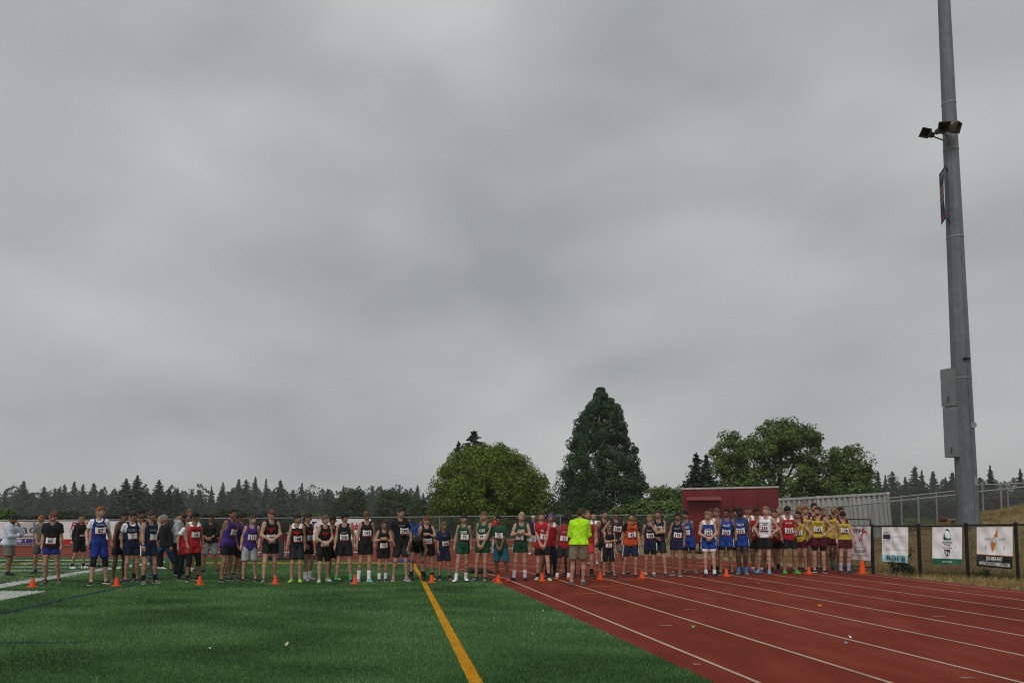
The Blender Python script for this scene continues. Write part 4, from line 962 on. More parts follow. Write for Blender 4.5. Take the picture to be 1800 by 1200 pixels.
    for i, sg in enumerate((-1, 1)):
        pose = ARM[arms[i]]; t = Vector((pose[0][0] * sg, pose[0][1], pose[0][2])); t += Vector((g.uniform(-.012, .012), g.uniform(-.012, .012), g.uniform(-.015, .015)))
        if arms[i] == 'hang': t += Vector((sg * g.uniform(-.02, .04), g.uniform(-.14, .07), g.uniform(0, .09)))
        if arms[i] != 'knee': t = U(t)
        pl = up3 @ Vector((pose[1][0] * sg, pose[1][1], pose[1][2]))
        el, wr = ik(shd[i], t, 0.285, 0.25, pl); arm_pts.append((shd[i], el, wr))
        arms_p.append([(shd[i], shd[i].lerp(el, .35), .052 * b, .046 * b), (shd[i].lerp(el, .35), el, .046 * b, .037), (el, el.lerp(wr, .35), .038, .038), (el.lerp(wr, .35), wr, .038, .025)])
    hands = []; fing = MB()
    for i, (sh, el, wr) in enumerate(arm_pts):
        f = (wr - el).normalized(); sg = (-1, 1)[i]
        inn = Vector((-sg, 0, 0)) if arms[i] in ('hang', 'hangf', 'swing', 'swingb') else up3 @ Vector((0, 1, 0)) if arms[i] not in ('back',) else Vector((0, -1, 0))
        if arms[i] in ('low', 'belly', 'fold', 'cross', 'chest'): f = (f + Vector((-sg * .35, 0.1, -0.15))).normalized()
        if arms[i] == 'hip': f = (Vector((-sg * 0.3, -0.6, -0.55))).normalized(); inn = Vector((-sg, 0, 0))
        nrm = inn - f * inn.dot(f); nrm = nrm.normalized() if nrm.length > .1 else Vector((0, 1, 0)); w_ = f.cross(nrm)
        kn = wr + f * 0.085
        hands.append((wr, wr + f * 0.03, .026, .030))
        hands.append((wr + f * .035 + w_ * .014, kn + w_ * .022, .021, .016)); hands.append((wr + f * .035 - w_ * .014, kn - w_ * .022, .021, .016))
        for q, (o, L) in enumerate(((-.030, .062), (-.010, .074), (.010, .079), (.029, .070))):
            p0 = kn + w_ * o - f * .012; p1 = p0 + (f * .95 + nrm * .25) * L * .5; p2 = p1 + (f * .7 + nrm * .7).normalized() * L * .5
            fing.tube([p0, p1, p2], [.0095, .0085, .0065], 5)
        tp = wr + f * .03 + w_ * .026; tm = tp + (f * .6 + w_ * .7 + nrm * .3).normalized() * .04; fing.tube([tp, tm, tm + (f * .95 + nrm * .3).normalized() * .032], [.012, .010, .0075], 5)
    leg_p = []
    for h_, k_, a in zip(hips, knees, ank):
        md = k_.lerp(a, .28) + Vector((0, .014, 0))
        leg_p.append([(h_ + Vector((0, .012, -.02)), h_.lerp(k_, .5), .086 * b, .070 * b), (h_.lerp(k_, .5), k_, .070 * b, .047), (k_, md, .046, .051 * (.5 + .5 * b)), (md, a, .051 * (.5 + .5 * b), .031)])
    # ---- body: one continuous surface
    bp = tors + trap + [neck] + arms_p[0] + arms_p[1] + hands + leg_p[0] + leg_p[1] + [(a, a + Vector((0, -.05, -.045)), .033, .028) for a in ank]
    Vb_, Qb = surfnet(bp, vx, 0.035)
    parts_v = [Vb_]; parts_f = [Qb]; mi_ = [np.zeros(len(Qb), int)]; off_ = len(Vb_)
    hc = U((0, -.012, 1.615)); Rh = np.array(Matrix.Rotation(R(lean), 3, 'X') @ Matrix.Rotation(R(hy), 3, 'Z') @ Matrix.Rotation(R(hp), 3, 'X') @ Matrix.Rotation(R(roll), 3, 'Y'))
    if lean > 30: Rh = np.array(Matrix.Rotation(R(lean * 0.95 + 20), 3, 'X'))
    def head_T(v): return (v * hs) @ Rh.T + np.array(hc)
    def addp(v, f, m_):
        nonlocal off_
        f = np.asarray(f)
        if f.shape[1] == 3: f = np.concatenate([f, f[:, 2:3]], 1)
        parts_v.append(v); parts_f.append(f + off_); mi_.append(np.full(len(f), m_) if np.isscalar(m_) else m_); off_ += len(v)
    addp(head_T(HV), HF, HMI)
    def mb_quads(m_):
        out_ = []
        for f in m_.f:
            if len(f) == 4: out_.append(f)
            elif len(f) == 3: out_.append((*f, f[2]))
            else:
                for q in range(1, len(f) - 1): out_.append((f[0], f[q], f[q + 1], f[q + 1]))
        return np.array(out_)
    for sg in (-1, 1):
        m_ = ell_np((sg * .076, .012, -.004), (.011, .021, .033)); addp(head_T(np.array(m_.v)), mb_quads(m_), 0)
        m_ = ell_np((sg * .031, -.0755, .010), (.0135, .008, .0075), 8, 6); addp(head_T(np.array(m_.v)), mb_quads(m_), 2)
        m_ = MB(); m_.box((sg * .032, -.0865, .031), (.032, .008, .007)); addp(head_T(np.array(m_.v)), mb_quads(m_), 3)
    addp(np.array(fing.v), mb_quads(fing), 0)
    Vall = np.concatenate(parts_v) * s; Fall = np.concatenate(parts_f); Mall = np.concatenate(mi_)
    me = bpy.data.meshes.new('body')
    fl = [tuple(dict.fromkeys(f)) for f in Fall.tolist()]
    me.from_pydata(Vall.tolist(), [], fl)
    lipc = mat('lips_' + sk, tuple(c * m2 for c, m2 in zip(SKIN[sk], (.78, .55, .55))), 0.5)
    for m_ in (skin(sk), lipc, eye_m, hairm(hair[1] if hair else 'dark')): me.materials.append(m_)
    me.polygons.foreach_set('material_index', Mall.astype(np.int32)); me.polygons.foreach_set('use_smooth', np.ones(len(fl), bool)); me.update()
    link('body', me, e)
    # ---- hair, cap, beard, glasses
    if hair and not (cap and cap[0] == 'full'):
        v, f = hair_np(hair[0], idx); v = head_T(v) * s; link('hair', np_mesh('hair', v, f, hairm(hair[1])), e)
    if cap:
        v, f, br = cap_np(cap[1] == 'back'); cm = cloth(cap[2])
        co = link('cap', np_mesh('cap', head_T(v) * s, f, cm), e)
        if cap[1] != 'none':
            br.v = [tuple(q) for q in head_T(np.array(br.v)) * s]; br.build('brim', cm, co)
    if beard:
        Vh = head_shape(HD, True) * 1.035; keep = ((fc[:, 2] < -0.045) & (fc[:, 1] < -0.01) & (HMI == 0) & (fc[:, 2] > -0.112))
        link('beard', np_mesh('beard', head_T(Vh) * s, HF[keep], hairm(beard)), e)
    if glasses:
        gb_ = MB()
        for sg in (-1, 1):
            if glasses == 'sun': gb_.box((sg * .033, -.092, .010), (.052, .010, .032))
            else:
                for (cx, cz, sx, sz) in ((0, .016, .05, .005), (0, -.016, .05, .005), (-.024, 0, .005, .034), (.024, 0, .005, .034)): gb_.box((sg * .034 + cx, -.094, .010 + cz), (sx, .007, sz))
            gb_.box((sg * .077, -.04, .014), (.005, .11, .006))
        gb_.box((0, -.095, .016), (.02, .006, .006))
        gb_.v = [tuple(q) for q in head_T(np.array(gb_.v)) * s]; gb_.build('glasses', ink, e)
    sd_ = g.uniform(0, 50); vg = vx * 0.92
    def garment(nm, prims, k, dil, cuts, m_, fold=0.004, parent=e):
        V_, Q_ = surfnet(prims, vg, k, dil, cuts, (fold, sd_) if fold else None)
        if len(Q_) == 0: return None
        return link(nm, np_mesh(nm, V_ * s, Q_, m_), parent)
    upv = up3 @ Vector((0, 0, 1)); fw = up3 @ Vector((0, -1, 0))
    def hemcut(z): return ('p', U((0, 0, z)), -upv)
    tk, tcol = top; hm = hem if hem is not None else (0.855 if tk in ('singlet', 'sleeveless') else 0.86 if tk == 'tee' else 0.89)
    skirt = [(U((-.078 * b, .010, .92)), U((.078 * b, .010, .92)), .096 * b, .096 * b), (U((-.094 * b, .008, .83)), U((.094 * b, .008, .83)), .098 * b, .098 * b)]
    neckcut = [('s', U((0, -.085, 1.475)), U((0, -.16, 1.52)), .082, .10), ('s', U((0, .02, 1.53)), U((0, .03, 1.62)), .082, .09)]
    teecut = [('s', U((0, -.055, 1.485)), U((0, -.10, 1.53)), .060, .07), ('s', U((0, .015, 1.53)), U((0, .02, 1.64)), .072, .08)]
    armh = [('s', U((-.208 * b, 0, 1.405)), U((-.190 * b, 0, 1.30)), .090, .062), ('s', U((.208 * b, 0, 1.405)), U((.190 * b, 0, 1.30)), .090, .062)]
    armw = [('s', U((-.245 * b, 0, 1.41)), U((-.225 * b, 0, 1.31)), .075, .05), ('s', U((.245 * b, 0, 1.41)), U((.225 * b, 0, 1.31)), .075, .05)]
    tp = tors + trap
    def slv(fr):
        r_ = []
        for i, (sh, el, wr) in enumerate(arm_pts): r_.append((sh, sh.lerp(el, fr), .056 * b, .052 * b))
        return r_
    def slcuts(fr):
        r_ = []
        for (sh, el, wr) in arm_pts:
            d_ = (el - sh).normalized(); r_.append((sh + d_ * 0.285 * fr, d_))
        return r_
    def tee(nm, col_, dil, fr=0.62, hz_=hm, body=True):
        o_ = garment(nm, (tp + skirt) if body else tp, .045, dil, teecut + [hemcut(hz_)], cloth(col_), .002)
        for i, (p_, d_) in enumerate(slcuts(fr)):
            sh, el, wr = arm_pts[i]; so2 = garment('sleeve', [(sh, sh.lerp(el, fr + .15), .047 * b, .054 * b)], .03, dil + .006, [('p', p_, d_)], cloth(col_), .004, o_)
        return o_
    if under: tee('undershirt', under, .013, 0.62, .95)
    front = None
    if tk == 'singlet':
        front = (tp + skirt, .045, .017 if not under else .024, neckcut + armh + [hemcut(hm)])
    elif tk == 'sleeveless':
        front = (tp + skirt, .045, .020, teecut + armw + [hemcut(hm)])
    elif tk == 'tee':
        front = (tp + skirt, .045, .020, teecut + [hemcut(hm)])
    else:
        front = (tp + skirt, .05, .032 if tk == 'hoodie' else .026, teecut + [hemcut(hm)])
    shirt = garment({'singlet': 'singlet', 'sleeveless': 'sleeveless_shirt', 'tee': 'shirt', 'long': 'long_sleeved_shirt', 'hoodie': 'hooded_top', 'jacket': 'jacket'}[tk], *front, cloth(tcol), .008 if tk in ('singlet', 'sleeveless', 'tee') else .011)
    if tk == 'tee':
        for i, (p_, d_) in enumerate(slcuts(0.66)):
            sh, el, wr = arm_pts[i]; garment('sleeve', [(sh, sh.lerp(el, .85), .048 * b, .060 * b)], .03, .015, [('p', p_, d_)], cloth(tcol), .004, shirt)
    if tk in ('long', 'hoodie', 'jacket'):
        for (sh, el, wr) in arm_pts:
            fe = el.lerp(wr, 0.45 if sleeve == 'push' else 1.0)
            garment('sleeve', [(sh, el, .050 * b, .044), (el, fe, .045, .032 if sleeve != 'push' else .042)], .03, .017, [('p', fe, (fe - el).normalized())], cloth(tcol), .006, shirt)
    if tk == 'hoodie':
        garment('hood', [(U((-.06, .09, 1.47)), U((.06, .09, 1.47)), .05, .05), (U((-.085, .04, 1.49)), U((-.05, -.05, 1.45)), .035, .03), (U((.085, .04, 1.49)), U((.05, -.05, 1.45)), .035, .03)], .04, .01, [], cloth(tcol), .006, shirt)
    if tk == 'jacket' or tk == 'long':
        garment('collar', [(U((-.05, .02, 1.485)), U((.05, .02, 1.485)), .06, .06)], .03, .004, [('p', U((0, 0, 1.515)), upv), ('s', U((0, 0, 1.50)), U((0, -.01, 1.6)), .056, .06)], cloth(tcol), .002, shirt)
    if straps:
        for sg in (-1, 1):
            garment('shoulder_strap', tp, .045, .0285, neckcut + armh + [('p', U((0, 0, 1.385)), -upv), ('p', U((sg * .03, 0, 1.4)), Vector((-sg, 0, 0)))], cloth(straps), 0, shirt)
    # ---- shorts, tights, trousers, socks, shoes
    bk, bcol = bot[0], bot[1]; fl_ = bot[2] if len(bot) > 2 else 0.5
    wz = ('p', U((0, 0, .985)), upv)
    def leg_tube(i, f0, f1, r0, r1):
        h_, k_, a = hips[i], knees[i], ank[i]
        def at(f): return h_.lerp(k_, f) if f <= 1 else k_.lerp(a, f - 1)
        pts = [f0] + [q for q in (1.0,) if f0 < q < f1] + [f1]; out_ = []
        for q0, q1 in zip(pts, pts[1:]):
            out_.append((at(q0), at(q1), r0 + (r1 - r0) * (q0 - f0) / (f1 - f0), r0 + (r1 - r0) * (q1 - f0) / (f1 - f0)))
        return out_, at(f1), (at(f1) - at(max(f0, f1 - .2))).normalized()
    if tights:
        for i in (0, 1):
            lt, ep, ed = leg_tube(i, .15, tights[1], .08, .05)
            garment('tights', leg_p[i], .03, .013, [('p', ep, ed), ('p', U((0, 0, .90)), upv)], cloth(tights[0]), 0)
    if bk == 'shorts':
        r0, r1 = .094 * b, (.100 if fl_ < .6 else .094) * b
        prims = [tors[2]]; cuts = [wz]
        tubes = []
        for i in (0, 1):
            lt, ep, ed = leg_tube(i, 0.0, fl_ + .12, r0, r1 * (0.95 if fl_ < .9 else .88)); tubes.append((lt, ep, ed))
            hp_ = hips[i].lerp(knees[i], fl_) if fl_ <= 1 else knees[i].lerp(ank[i], fl_ - 1)
            cuts.append(('p', hp_, Vector((ed.x * .3, ed.y * .3, ed.z)).normalized())); prims = prims + lt
        so3 = garment('shorts', prims, .03, .012, cuts, cloth(bcol), .006)
        if side:
            for i, sg in ((0, -1), (1, 1)):
                p_ = hips[i].lerp(knees[i], fl_ * .5)
                garment('side_stripe', [(hips[i] + Vector((sg * .085, 0, .03)), hips[i].lerp(knees[i], fl_ - .04) + Vector((sg * .085, 0, 0)), .028, .028)], .02, .0, [], cloth(side), 0, so3)
    else:
        prims = [tors[2]]
        for i in (0, 1):
            lt, ep, ed = leg_tube(i, 0.0, 1.93, .090 * b, .056); prims = prims + lt
        garment('trousers', prims, .03, .014, [wz, ('p', (0, 0, .055), (0, 0, -1))], cloth(bcol), .008)
    skc, skh = sock
    for i in (0, 1):
        if skh > 0:
            k_, a = knees[i], ank[i]; dl = (k_ - a).normalized(); md = k_.lerp(a, .28) + Vector((0, .014, 0))
            garment('sock', [(md, a, .053, .034), (a, a + Vector((0, -.01, -.04)), .034, .034)], .02, .008, [('p', a + dl * skh, dl)], cloth(skc), 0)
        sg = (-1, 1)[i]; yw = R((12 + g.uniform(-6, 10)) * sg); rot = Matrix.Rotation(yw, 3, 'Z'); o_ = Vector((ank[i].x, ank[i].y, 0))
        def place(mb_, nm, m_, par):
            q = MB(); q.v = [tuple(((rot @ Vector(v)) + o_) * s) for v in mb_.v]; q.f = mb_.f; q.m = mb_.m; return q.build(nm, m_, par, smooth=True)
        sh_ = place(UP_MB, 'shoe', cloth(shoe), e); place(SO_MB, 'sole', cloth(sole), sh_)
    if band:
        sh, el, wr = arm_pts[band[0]]; d_ = (wr - el).normalized(); q = MB(); q.tube([(wr - d_ * .035) * s, (wr - d_ * .012) * s], .033 * s, 10); q.build('wristband', cloth(band[1]), e)
    # ---- bib and lettering on the chest
    def front_y(xz):
        ys = np.arange(-.42, .12, .006); P_ = np.empty((len(xz), len(ys), 3), np.float32); P_[..., 0] = xz[:, :1] + sway + tilt * (xz[:, 1:] - .905); P_[..., 2] = xz[:, 1:]; P_[..., 1] = ys
        d_ = field(P_, front[0], front[1], front[2], (), None); ins_ = d_ < 0; k_ = ins_.argmax(1); k_[~ins_.any(1)] = int(.30 / .006); return ys[k_]
    if lean < 20:
        if bib:
            zc = bibz; w_, h_ = .205, .172; n_ = 11; tl_ = g.uniform(-.10, .10)
            gx_, gz_ = np.meshgrid(np.linspace(-1, 1, n_), np.linspace(-1, 1, n_)); X_ = bibx + (gx_ * math.cos(tl_) * w_ - gz_ * math.sin(tl_) * h_) / 2; Z_ = zc + (gz_ * math.cos(tl_) * h_ + gx_ * math.sin(tl_) * w_) / 2
            Y_ = front_y(np.stack([X_.ravel(), Z_.ravel()], 1)).reshape(n_, n_)
            A_ = np.stack([np.ones(n_ * n_), X_.ravel(), Z_.ravel(), X_.ravel() ** 2], 1); cf, *_r = np.linalg.lstsq(A_, Y_.ravel(), rcond=None)
            Ys = (A_ @ cf).reshape(n_, n_); Ys += (Y_ - Ys).min() - .012
            V_ = np.stack([X_ + sway + tilt * (Z_ - .905), Ys, Z_], -1).reshape(-1, 3); V2 = V_ + np.array([0, .003, 0]); fq = []; mq = []
            for i in range(n_ - 1):
                for j in range(n_ - 1):
                    fq.append((i*n_+j, i*n_+j+1, (i+1)*n_+j+1, (i+1)*n_+j)); mq.append(1 if i < 2 or (i == n_ - 2 and 1 < j < n_ - 3) else 0)
            fq += [tuple(n_*n_ + k_ for k_ in f[::-1]) for f in fq]; mq += [0] * len(mq)
            bo = link('race_bib', np_mesh('race_bib', np.concatenate([V_, V2]) * s, np.array(fq), [bibw, bibr], smooth=True, midx=np.array(mq)), e)
            Tv, Tt = text_np(bib, .03); k_ = .105; tx = Tv[:, 0] * k_ * min(1, 1.55 / max(1.0, Tv[:, 0].max() * 2 * .95)); tzz = Tv[:, 1] * k_ * 1.12 - .002
            X2 = bibx + tx * math.cos(tl_) - tzz * math.sin(tl_); Z2 = zc + tzz * math.cos(tl_) + tx * math.sin(tl_)
            Y2 = np.stack([np.ones(len(X2)), X2, Z2, X2 ** 2], 1) @ cf + ((Ys - (A_ @ cf).reshape(n_, n_)).flat[0]) - .004
            link('bib_number', np_mesh('bib_number', np.stack([X2 + sway + tilt * (Z2 - .905), Y2, Z2], 1) * s, Tt, ink, smooth=False), bo)
        if txt:
            for (t_, c_, z_, w_) in ([txt] if isinstance(txt[0], str) else txt):
                if t_ == '^':      # triangular emblem on the chest
                    Tv = np.array([[-1, .6, 0], [-.3, .45, 0], [0, .62, 0], [.3, .45, 0], [1, .6, 0], [.75, .1, 0], [.3, -.05, 0], [0, -.75, 0], [-.3, -.05, 0], [-.75, .1, 0]], float); Tt = np.array([(0, 9, 1), (1, 9, 8), (1, 8, 2), (2, 8, 6), (2, 6, 3), (3, 6, 5), (3, 5, 4), (8, 7, 6)])
                    Tv[:, :2] *= .5 * w_
                else:
                    Tv, Tt = text_np(t_, .025); Tv = Tv * (w_ / (Tv[:, 0].max() - Tv[:, 0].min()))
                    Tv = Tv.copy(); Tv[:, 1] *= min(1.6, .065 / max(.001, (Tv[:, 1].max() - Tv[:, 1].min())))if (Tv[:, 1].max() - Tv[:, 1].min()) < .065 else 1
                if c_ == 'small': c_ = 'white'
                X2 = Tv[:, 0] + (0 if not (len(t_) == 1 and t_ == "'") else .08); Z2 = z_ + Tv[:, 1]
                Y2 = front_y(np.stack([X2, Z2], 1)); A_ = np.stack([np.ones(len(X2)), X2, Z2, X2 ** 2], 1); cf2, *_r = np.linalg.lstsq(A_, Y2, rcond=None); Ym = A_ @ cf2; Ym += min(0, (Y2 - Ym).min()) - .009
                link('emblem' if t_ == '^' else 'shirt_lettering', np_mesh('shirt_lettering', np.stack([X2 + sway + tilt * (Z2 - .905), Ym, Z2], 1) * s, Tt, cloth(c_), smooth=False), shirt)
    return e
P = person
BY = 'bystanders behind the start line'
E = ('^', 'red', 1.245, .22)
def K(**k): return k
NAVY = K(top=('singlet', 'navy'), bot=('shorts', 'navy', .55))
BLK = K(top=('singlet', 'black'), bot=('shorts', 'black', .5), txt=E)
MAG = K(top=('singlet', 'black'), bot=('shorts', 'black', .55), txt=('magento', 'grey', 1.27, .17))
OES = K(top=('singlet', 'green'), bot=('shorts', 'green', .42), txt=('OES', 'white', 1.27, .17))
VAL = K(top=('singlet', 'blue'), bot=('shorts', 'blue', .42), txt=('VALLEY', 'white', 1.29, .19))
RED = K(top=('singlet', 'red'), bot=('shorts', 'black', .6), straps='white')
YEL = K(top=('singlet', 'yellow'), bot=('shorts', 'maroon', .5), straps='maroon', txt=('THE DALLES', 'maroon', 1.29, .19))
TRI = K(top=('singlet', 'navy'), bot=('shorts', 'navy', .45), txt=('TRINITY', 'lightgrey', 1.29, .18))
def U_(k, **m): d = dict(k); d.update(m); return d
# ---- left end
P(13, 1012, 904, 65, 10, 12, 'olive', ('short', 'black'), ('long', 'ash'), ('shorts', 'taupe', .8), ('fold', 'mouth'), ('black', .06), 'black', 'grey', txt=('Y', 'plum', 1.25, .07), beard='black', b=1.12,
  lab='person in a pale blue sweatshirt and grey shorts at the left edge, hand at mouth', ref='the person in the pale sweatshirt')
P(73, 1007, 903, -35, -10, 5, 'ruddy', ('buzz', 'ginger'), ('tee', 'heather'), ('shorts', 'darkgrey', .75), ('low', 'low'), ('black', .05), 'darkgrey', 'grey', b=1.05, lab='person in a grey tee and grey shorts, hands clasped low, beside the black-tee runner', ref='the person in the grey tee')
P(90, 1027, 898, 0, 50, 12, 'fair', ('bowl', 'auburn'), ('tee', 'black'), ('shorts', 'royal', .42), ('hang', 'hang'), ('charcoal', .04), 'darkgrey', 'lightgrey', bib='85', bibz=1.04, b=1.02, side='white', lab='runner in plain black tee and short blue shorts with bib 85', ref='the runner in black tee and blue shorts')
P(138, 999, 907, 25, 20, 5, 'fair', ('short', 'sandy'), ('hoodie', 'black'), ('shorts', 'black', .8), ('back', 'back'), ('charcoal', .1), 'white', 'white', txt=('adidas', 'white', 1.12, .2), lab='person in black hooded top and black shorts standing back from the line', ref='the person in the black hooded top')
P(166, 999, 915, 10, 0, 0, 'fair', ('short', 'brown'), ('singlet', 'royal'), ('shorts', 'royal', .5), sock=('black', .06), shoe='black', lo=True, lab='runner almost hidden behind the tall runner in blue, only legs and shoes showing', ref='the legs behind the tall runner in blue')
P(172, 1027, 889, 0, 55, 0, 'pale', ('crew', 'red'), ('singlet', 'royal'), ('shorts', 'royal', .72), ('hang', 'hang'), ('black', 0), 'black', 'white', bib='87', bibz=1.20, txt=('WILSONVILLE', 'yellow', 1.335, .17), under='white', tights=('black', 1.22), hem=.82, b=.86,
  lab='tall runner, white tee under blue singlet, black calf tights, bib 87', ref='the tall runner in blue')
P(209, 1022, 898, 22, 18, 8, 'brown', ('short', 'black'), **U_(NAVY, txt=('FAITH', 'lightgrey', 1.30, .17), bib='6', bibz=1.13), shoe='taupe', lab='runner in navy singlet with bib 6 behind an orange cone, leftmost in navy', ref='the leftmost runner in navy')
P(229, 1023, 898, 15, 45, 8, 'pale', ('short', 'dark'), **U_(NAVY, txt=('FAITH', 'lightgrey', 1.28, .17), bib='7', bibz=1.13, under='white', glasses='thin'), shoe='navy', lab='runner with white tee under navy singlet, glasses and bib 7', ref='the runner in navy with white sleeves')
P(247, 1021, 893, 25, 30, 10, 'tan', ('short', 'black'), **NAVY, arms=('around2', 'hang'), sock=('black', .12), shoe='darkgrey', lab='runner in navy with an arm around a neighbour, mostly hidden behind bib 1', ref='the runner with an arm around a neighbour')
P(257, 1026, 896, 40, 30, 5, 'fair', ('short', 'brown'), **U_(NAVY, txt=('FAITH', 'lightgrey', 1.27, .17), bib='1', bibz=1.10, bibx=.05, side='white'), sock=('black', .14), shoe='taupe', band=(0, 'black'), lab='runner in navy singlet turned to the right with bib 1 and black wristband', ref='the runner in navy with a wristband')
P(277, 1000, 905, 60, 0, 5, 'fair', ('long', 'blond'), ('long', 'pattern'), ('pants', 'black'), ('fold', 'fold'), shoe='white', lab='person in pale patterned shirt and black trousers with folded arms', ref='the person in the patterned shirt')
P(290, 1012, 896, -72, -8, 8, 'ruddy', ('short', 'grey'), ('jacket', 'black'), ('pants', 'denim'), ('swing', 'hang'), shoe='royal', legs=((-.10, -.26), (.10, .40)), b=1.08, lab='person in black jacket and jeans striding to the left', ref='the walker in jeans')
P(306, 1011, 898, 78, 0, 38, 'fair', ('short', 'brown'), ('hoodie', 'lightgrey'), ('pants', 'black'), ('belly', 'belly'), shoe='black', lean=10, lab='person in light grey hooded top bending over something held', ref='the grey hooded figure')
P(309, 1003, 899, 30, 0, 5, 'fair', ('short', 'black'), ('tee', 'charcoal'), ('shorts', 'black', .7), shoe='black', lo=True, lab='person in dark tee hidden behind the grey hooded figure', ref='the figure behind the grey hood')
P(326, 1006, 893, 35, 20, 5, 'ruddy', ('short', 'light'), ('tee', 'black'), ('shorts', 'black', .7), ('belly', 'hang'), sock=('white', .05), shoe='charcoal', beard='light', b=1.06, lab='tall person in black shirt behind the red singlet with bib 14', ref='the tall person in the black shirt')
P(321, 1019, 909, 40, -70, 20, 'fair', ('short', 'light'), ('singlet', 'scarlet'), ('shorts', 'scarlet', .45), ('hang', 'belly'), ('black', .1), 'black', under='white', tights=('black', 1.85), lab='runner in white tee under red singlet, half hidden behind bib 14', ref='the half-hidden runner in red')
P(338, 1022, 899, 15, 40, 0, 'tan', ('short', 'black'), ('singlet', 'scarlet'), ('shorts', 'scarlet', .45), ('hang', 'hang'), ('black', .08), 'black', 'white', bib='14', bibz=1.17, txt=('HORIZON', 'charcoal', 1.29, .19), straps='white', tights=('black', 1.25), cap=('c', 'none', 'black'), band=(1, 'black'), lab='runner in red singlet, black cap and black calf tights with bib 14', ref='the runner in red with black tights')
P(369, 1006, 902, -5, 0, 12, 'tan', ('short', 'dark'), ('long', 'black'), ('shorts', 'grey', .88), ('belly', 'belly'), ('black', .03), 'black', b=1.1, txt=('N', 'red', 1.32, .04), sleeve='push', lab='person in black pullover and grey shorts, hands clasped, between red and purple runners', ref='the person in the black pullover')
P(398, 1022, 893, 35, 25, 0, 'tan', ('crew', 'dark'), ('singlet', 'purple'), ('shorts', 'black', .6), ('back', 'back'), shoe='black', bib='131', bibz=1.17, bibx=.04, hem=.83, txt=('COUGARS', 'plum', 1.30, .17), lab='tall runner in purple singlet and black shorts with bib 131', ref='the tallest runner in purple')
P(410, 1013, 901, 30, 30, 0, 'olive', ('short', 'dark'), ('tee', 'charcoal'), ('shorts', 'black', .7), shoe='navy', cap=('c', 'front', 'black'), lab='person in black cap and dark shirt between two purple runners', ref='the person in the black cap')
P(424, 1019, 900, 35, 25, 5, 'olive', ('curly', 'black'), ('singlet', 'purple'), ('shorts', 'black', .75), ('hang', 'hang'), shoe='black', hem=.82, lab='runner in purple singlet without visible bib, middle of the three in purple', ref='the middle runner in purple')
P(436, 1022, 904, 15, 45, 0, 'pale', ('short', 'brown'), ('singlet', 'purple'), ('shorts', 'lightgrey', .85), ('hang', 'hang'), shoe='black', bib='211', bibz=1.15, bibx=.03, hem=.83, txt=('COUGARS', 'plum', 1.30, .17), lab='runner in purple singlet and light grey shorts with bib 211', ref='the runner in light grey shorts')
P(473, 1023, 894, 5, 15, 30, 'pale', ('crew', 'auburn'), **BLK, arms=('belly', 'belly'), bib='199', bibz=1.06, shoe='taupe', sock=('charcoal', .03), lab='runner in black singlet with red emblem looking down at the wrist', ref='the runner looking down at the wrist')
P(519, 1023, 902, 12, 40, 0, 'fair', ('floppy', 'dark'), **U_(BLK, bot=('shorts', 'charcoal', .75)), straps='white', bib='188', bibz=1.10, bibx=.03, shoe='lime', sole='lime', band=(0, 'black'), lab='runner in black singlet with bib 188 and neon yellow shoes', ref='the runner in neon shoes')
P(537, 1020, 901, 35, 20, 0, 'fair', ('floppy', 'dark'), **BLK, bib='22', glasses='thin', sock=('white', .16), shoe='lilac', lab='runner with glasses and white socks in black singlet, behind the neon yellow shoes', ref='the runner with glasses in black')
P(569, 1023, 904, 5, 45, 0, 'pale', ('crew', 'light'), **BLK, tights=('black', .85), arms=('belly', 'belly'), bib='20', bibz=1.0, shoe='mint', sole='mint', lab='runner in black singlet with red emblem, hands clasped, mint shoes', ref='the runner in mint shoes')
P(584, 1020, 906, 10, 30, 0, 'olive', ('short', 'black'), **U_(BLK, bot=('shorts', 'black', .7)), glasses='sun', bib='20', shoe='lime', sole='black', cap=('c', 'none', 'black'), lab='runner in sunglasses and black singlet behind the one in mint shoes', ref='the runner in sunglasses')
P(604, 1023, 901, 10, 40, 0, 'fair', ('floppy', 'black'), **MAG, bib='208', bibz=1.13, sock=('greenb', .10), shoe='navy', sole='sky', lab='runner in black singlet with bib 208 and green socks', ref='the runner in green socks')
P(641, 1022, 897, -3, 0, 25, 'fair', ('curly', 'light'), **MAG, bib='193', bibz=1.19, sock=('white', .20), shoe='sky', sole='white', lab='runner in black singlet with bib 193 looking down, tall white socks', ref='the runner in tall white socks')
P(672, 1022, 914, 0, 0, 5, 'fair', ('short', 'brown'), **MAG, arms=('chest', 'chest'), bib='192', bibz=1.03, glasses='thin', sock=('white', .16), shoe='navy', lab='short runner with glasses, hands together at the chest, bib 192', ref='the short runner with glasses')
P(702, 1021, 891, 12, 40, 0, 'fair', ('short', 'dark'), ('tee', 'black'), ('shorts', 'charcoal', .78), ('hang', 'hang'), shoe='grey', sole='white', bib='290', bibz=1.18, bibx=.06, txt=('magento', 'grey', 1.32, .15), hem=.83, lab='tall runner in loose black tee and long shorts with bib 290', ref='the tall runner in loose black tee')
P(719, 975, 909.5, 0, -15, 0, 'fair', ('short', 'brown'), ('long', 'blue'), ('pants', 'navy'), ('belly', 'belly'), lo=True, lab='person in blue long sleeves far back by the fence, the left one', ref='the far person in blue')
P(738, 975, 912, 15, 30, 0, 'tan', ('short', 'dark'), ('long', 'blue'), ('pants', 'navy'), ('hang', 'belly'), lo=True, lab='smaller person in blue far back behind the bent-over runner', ref='the smaller far person in blue')
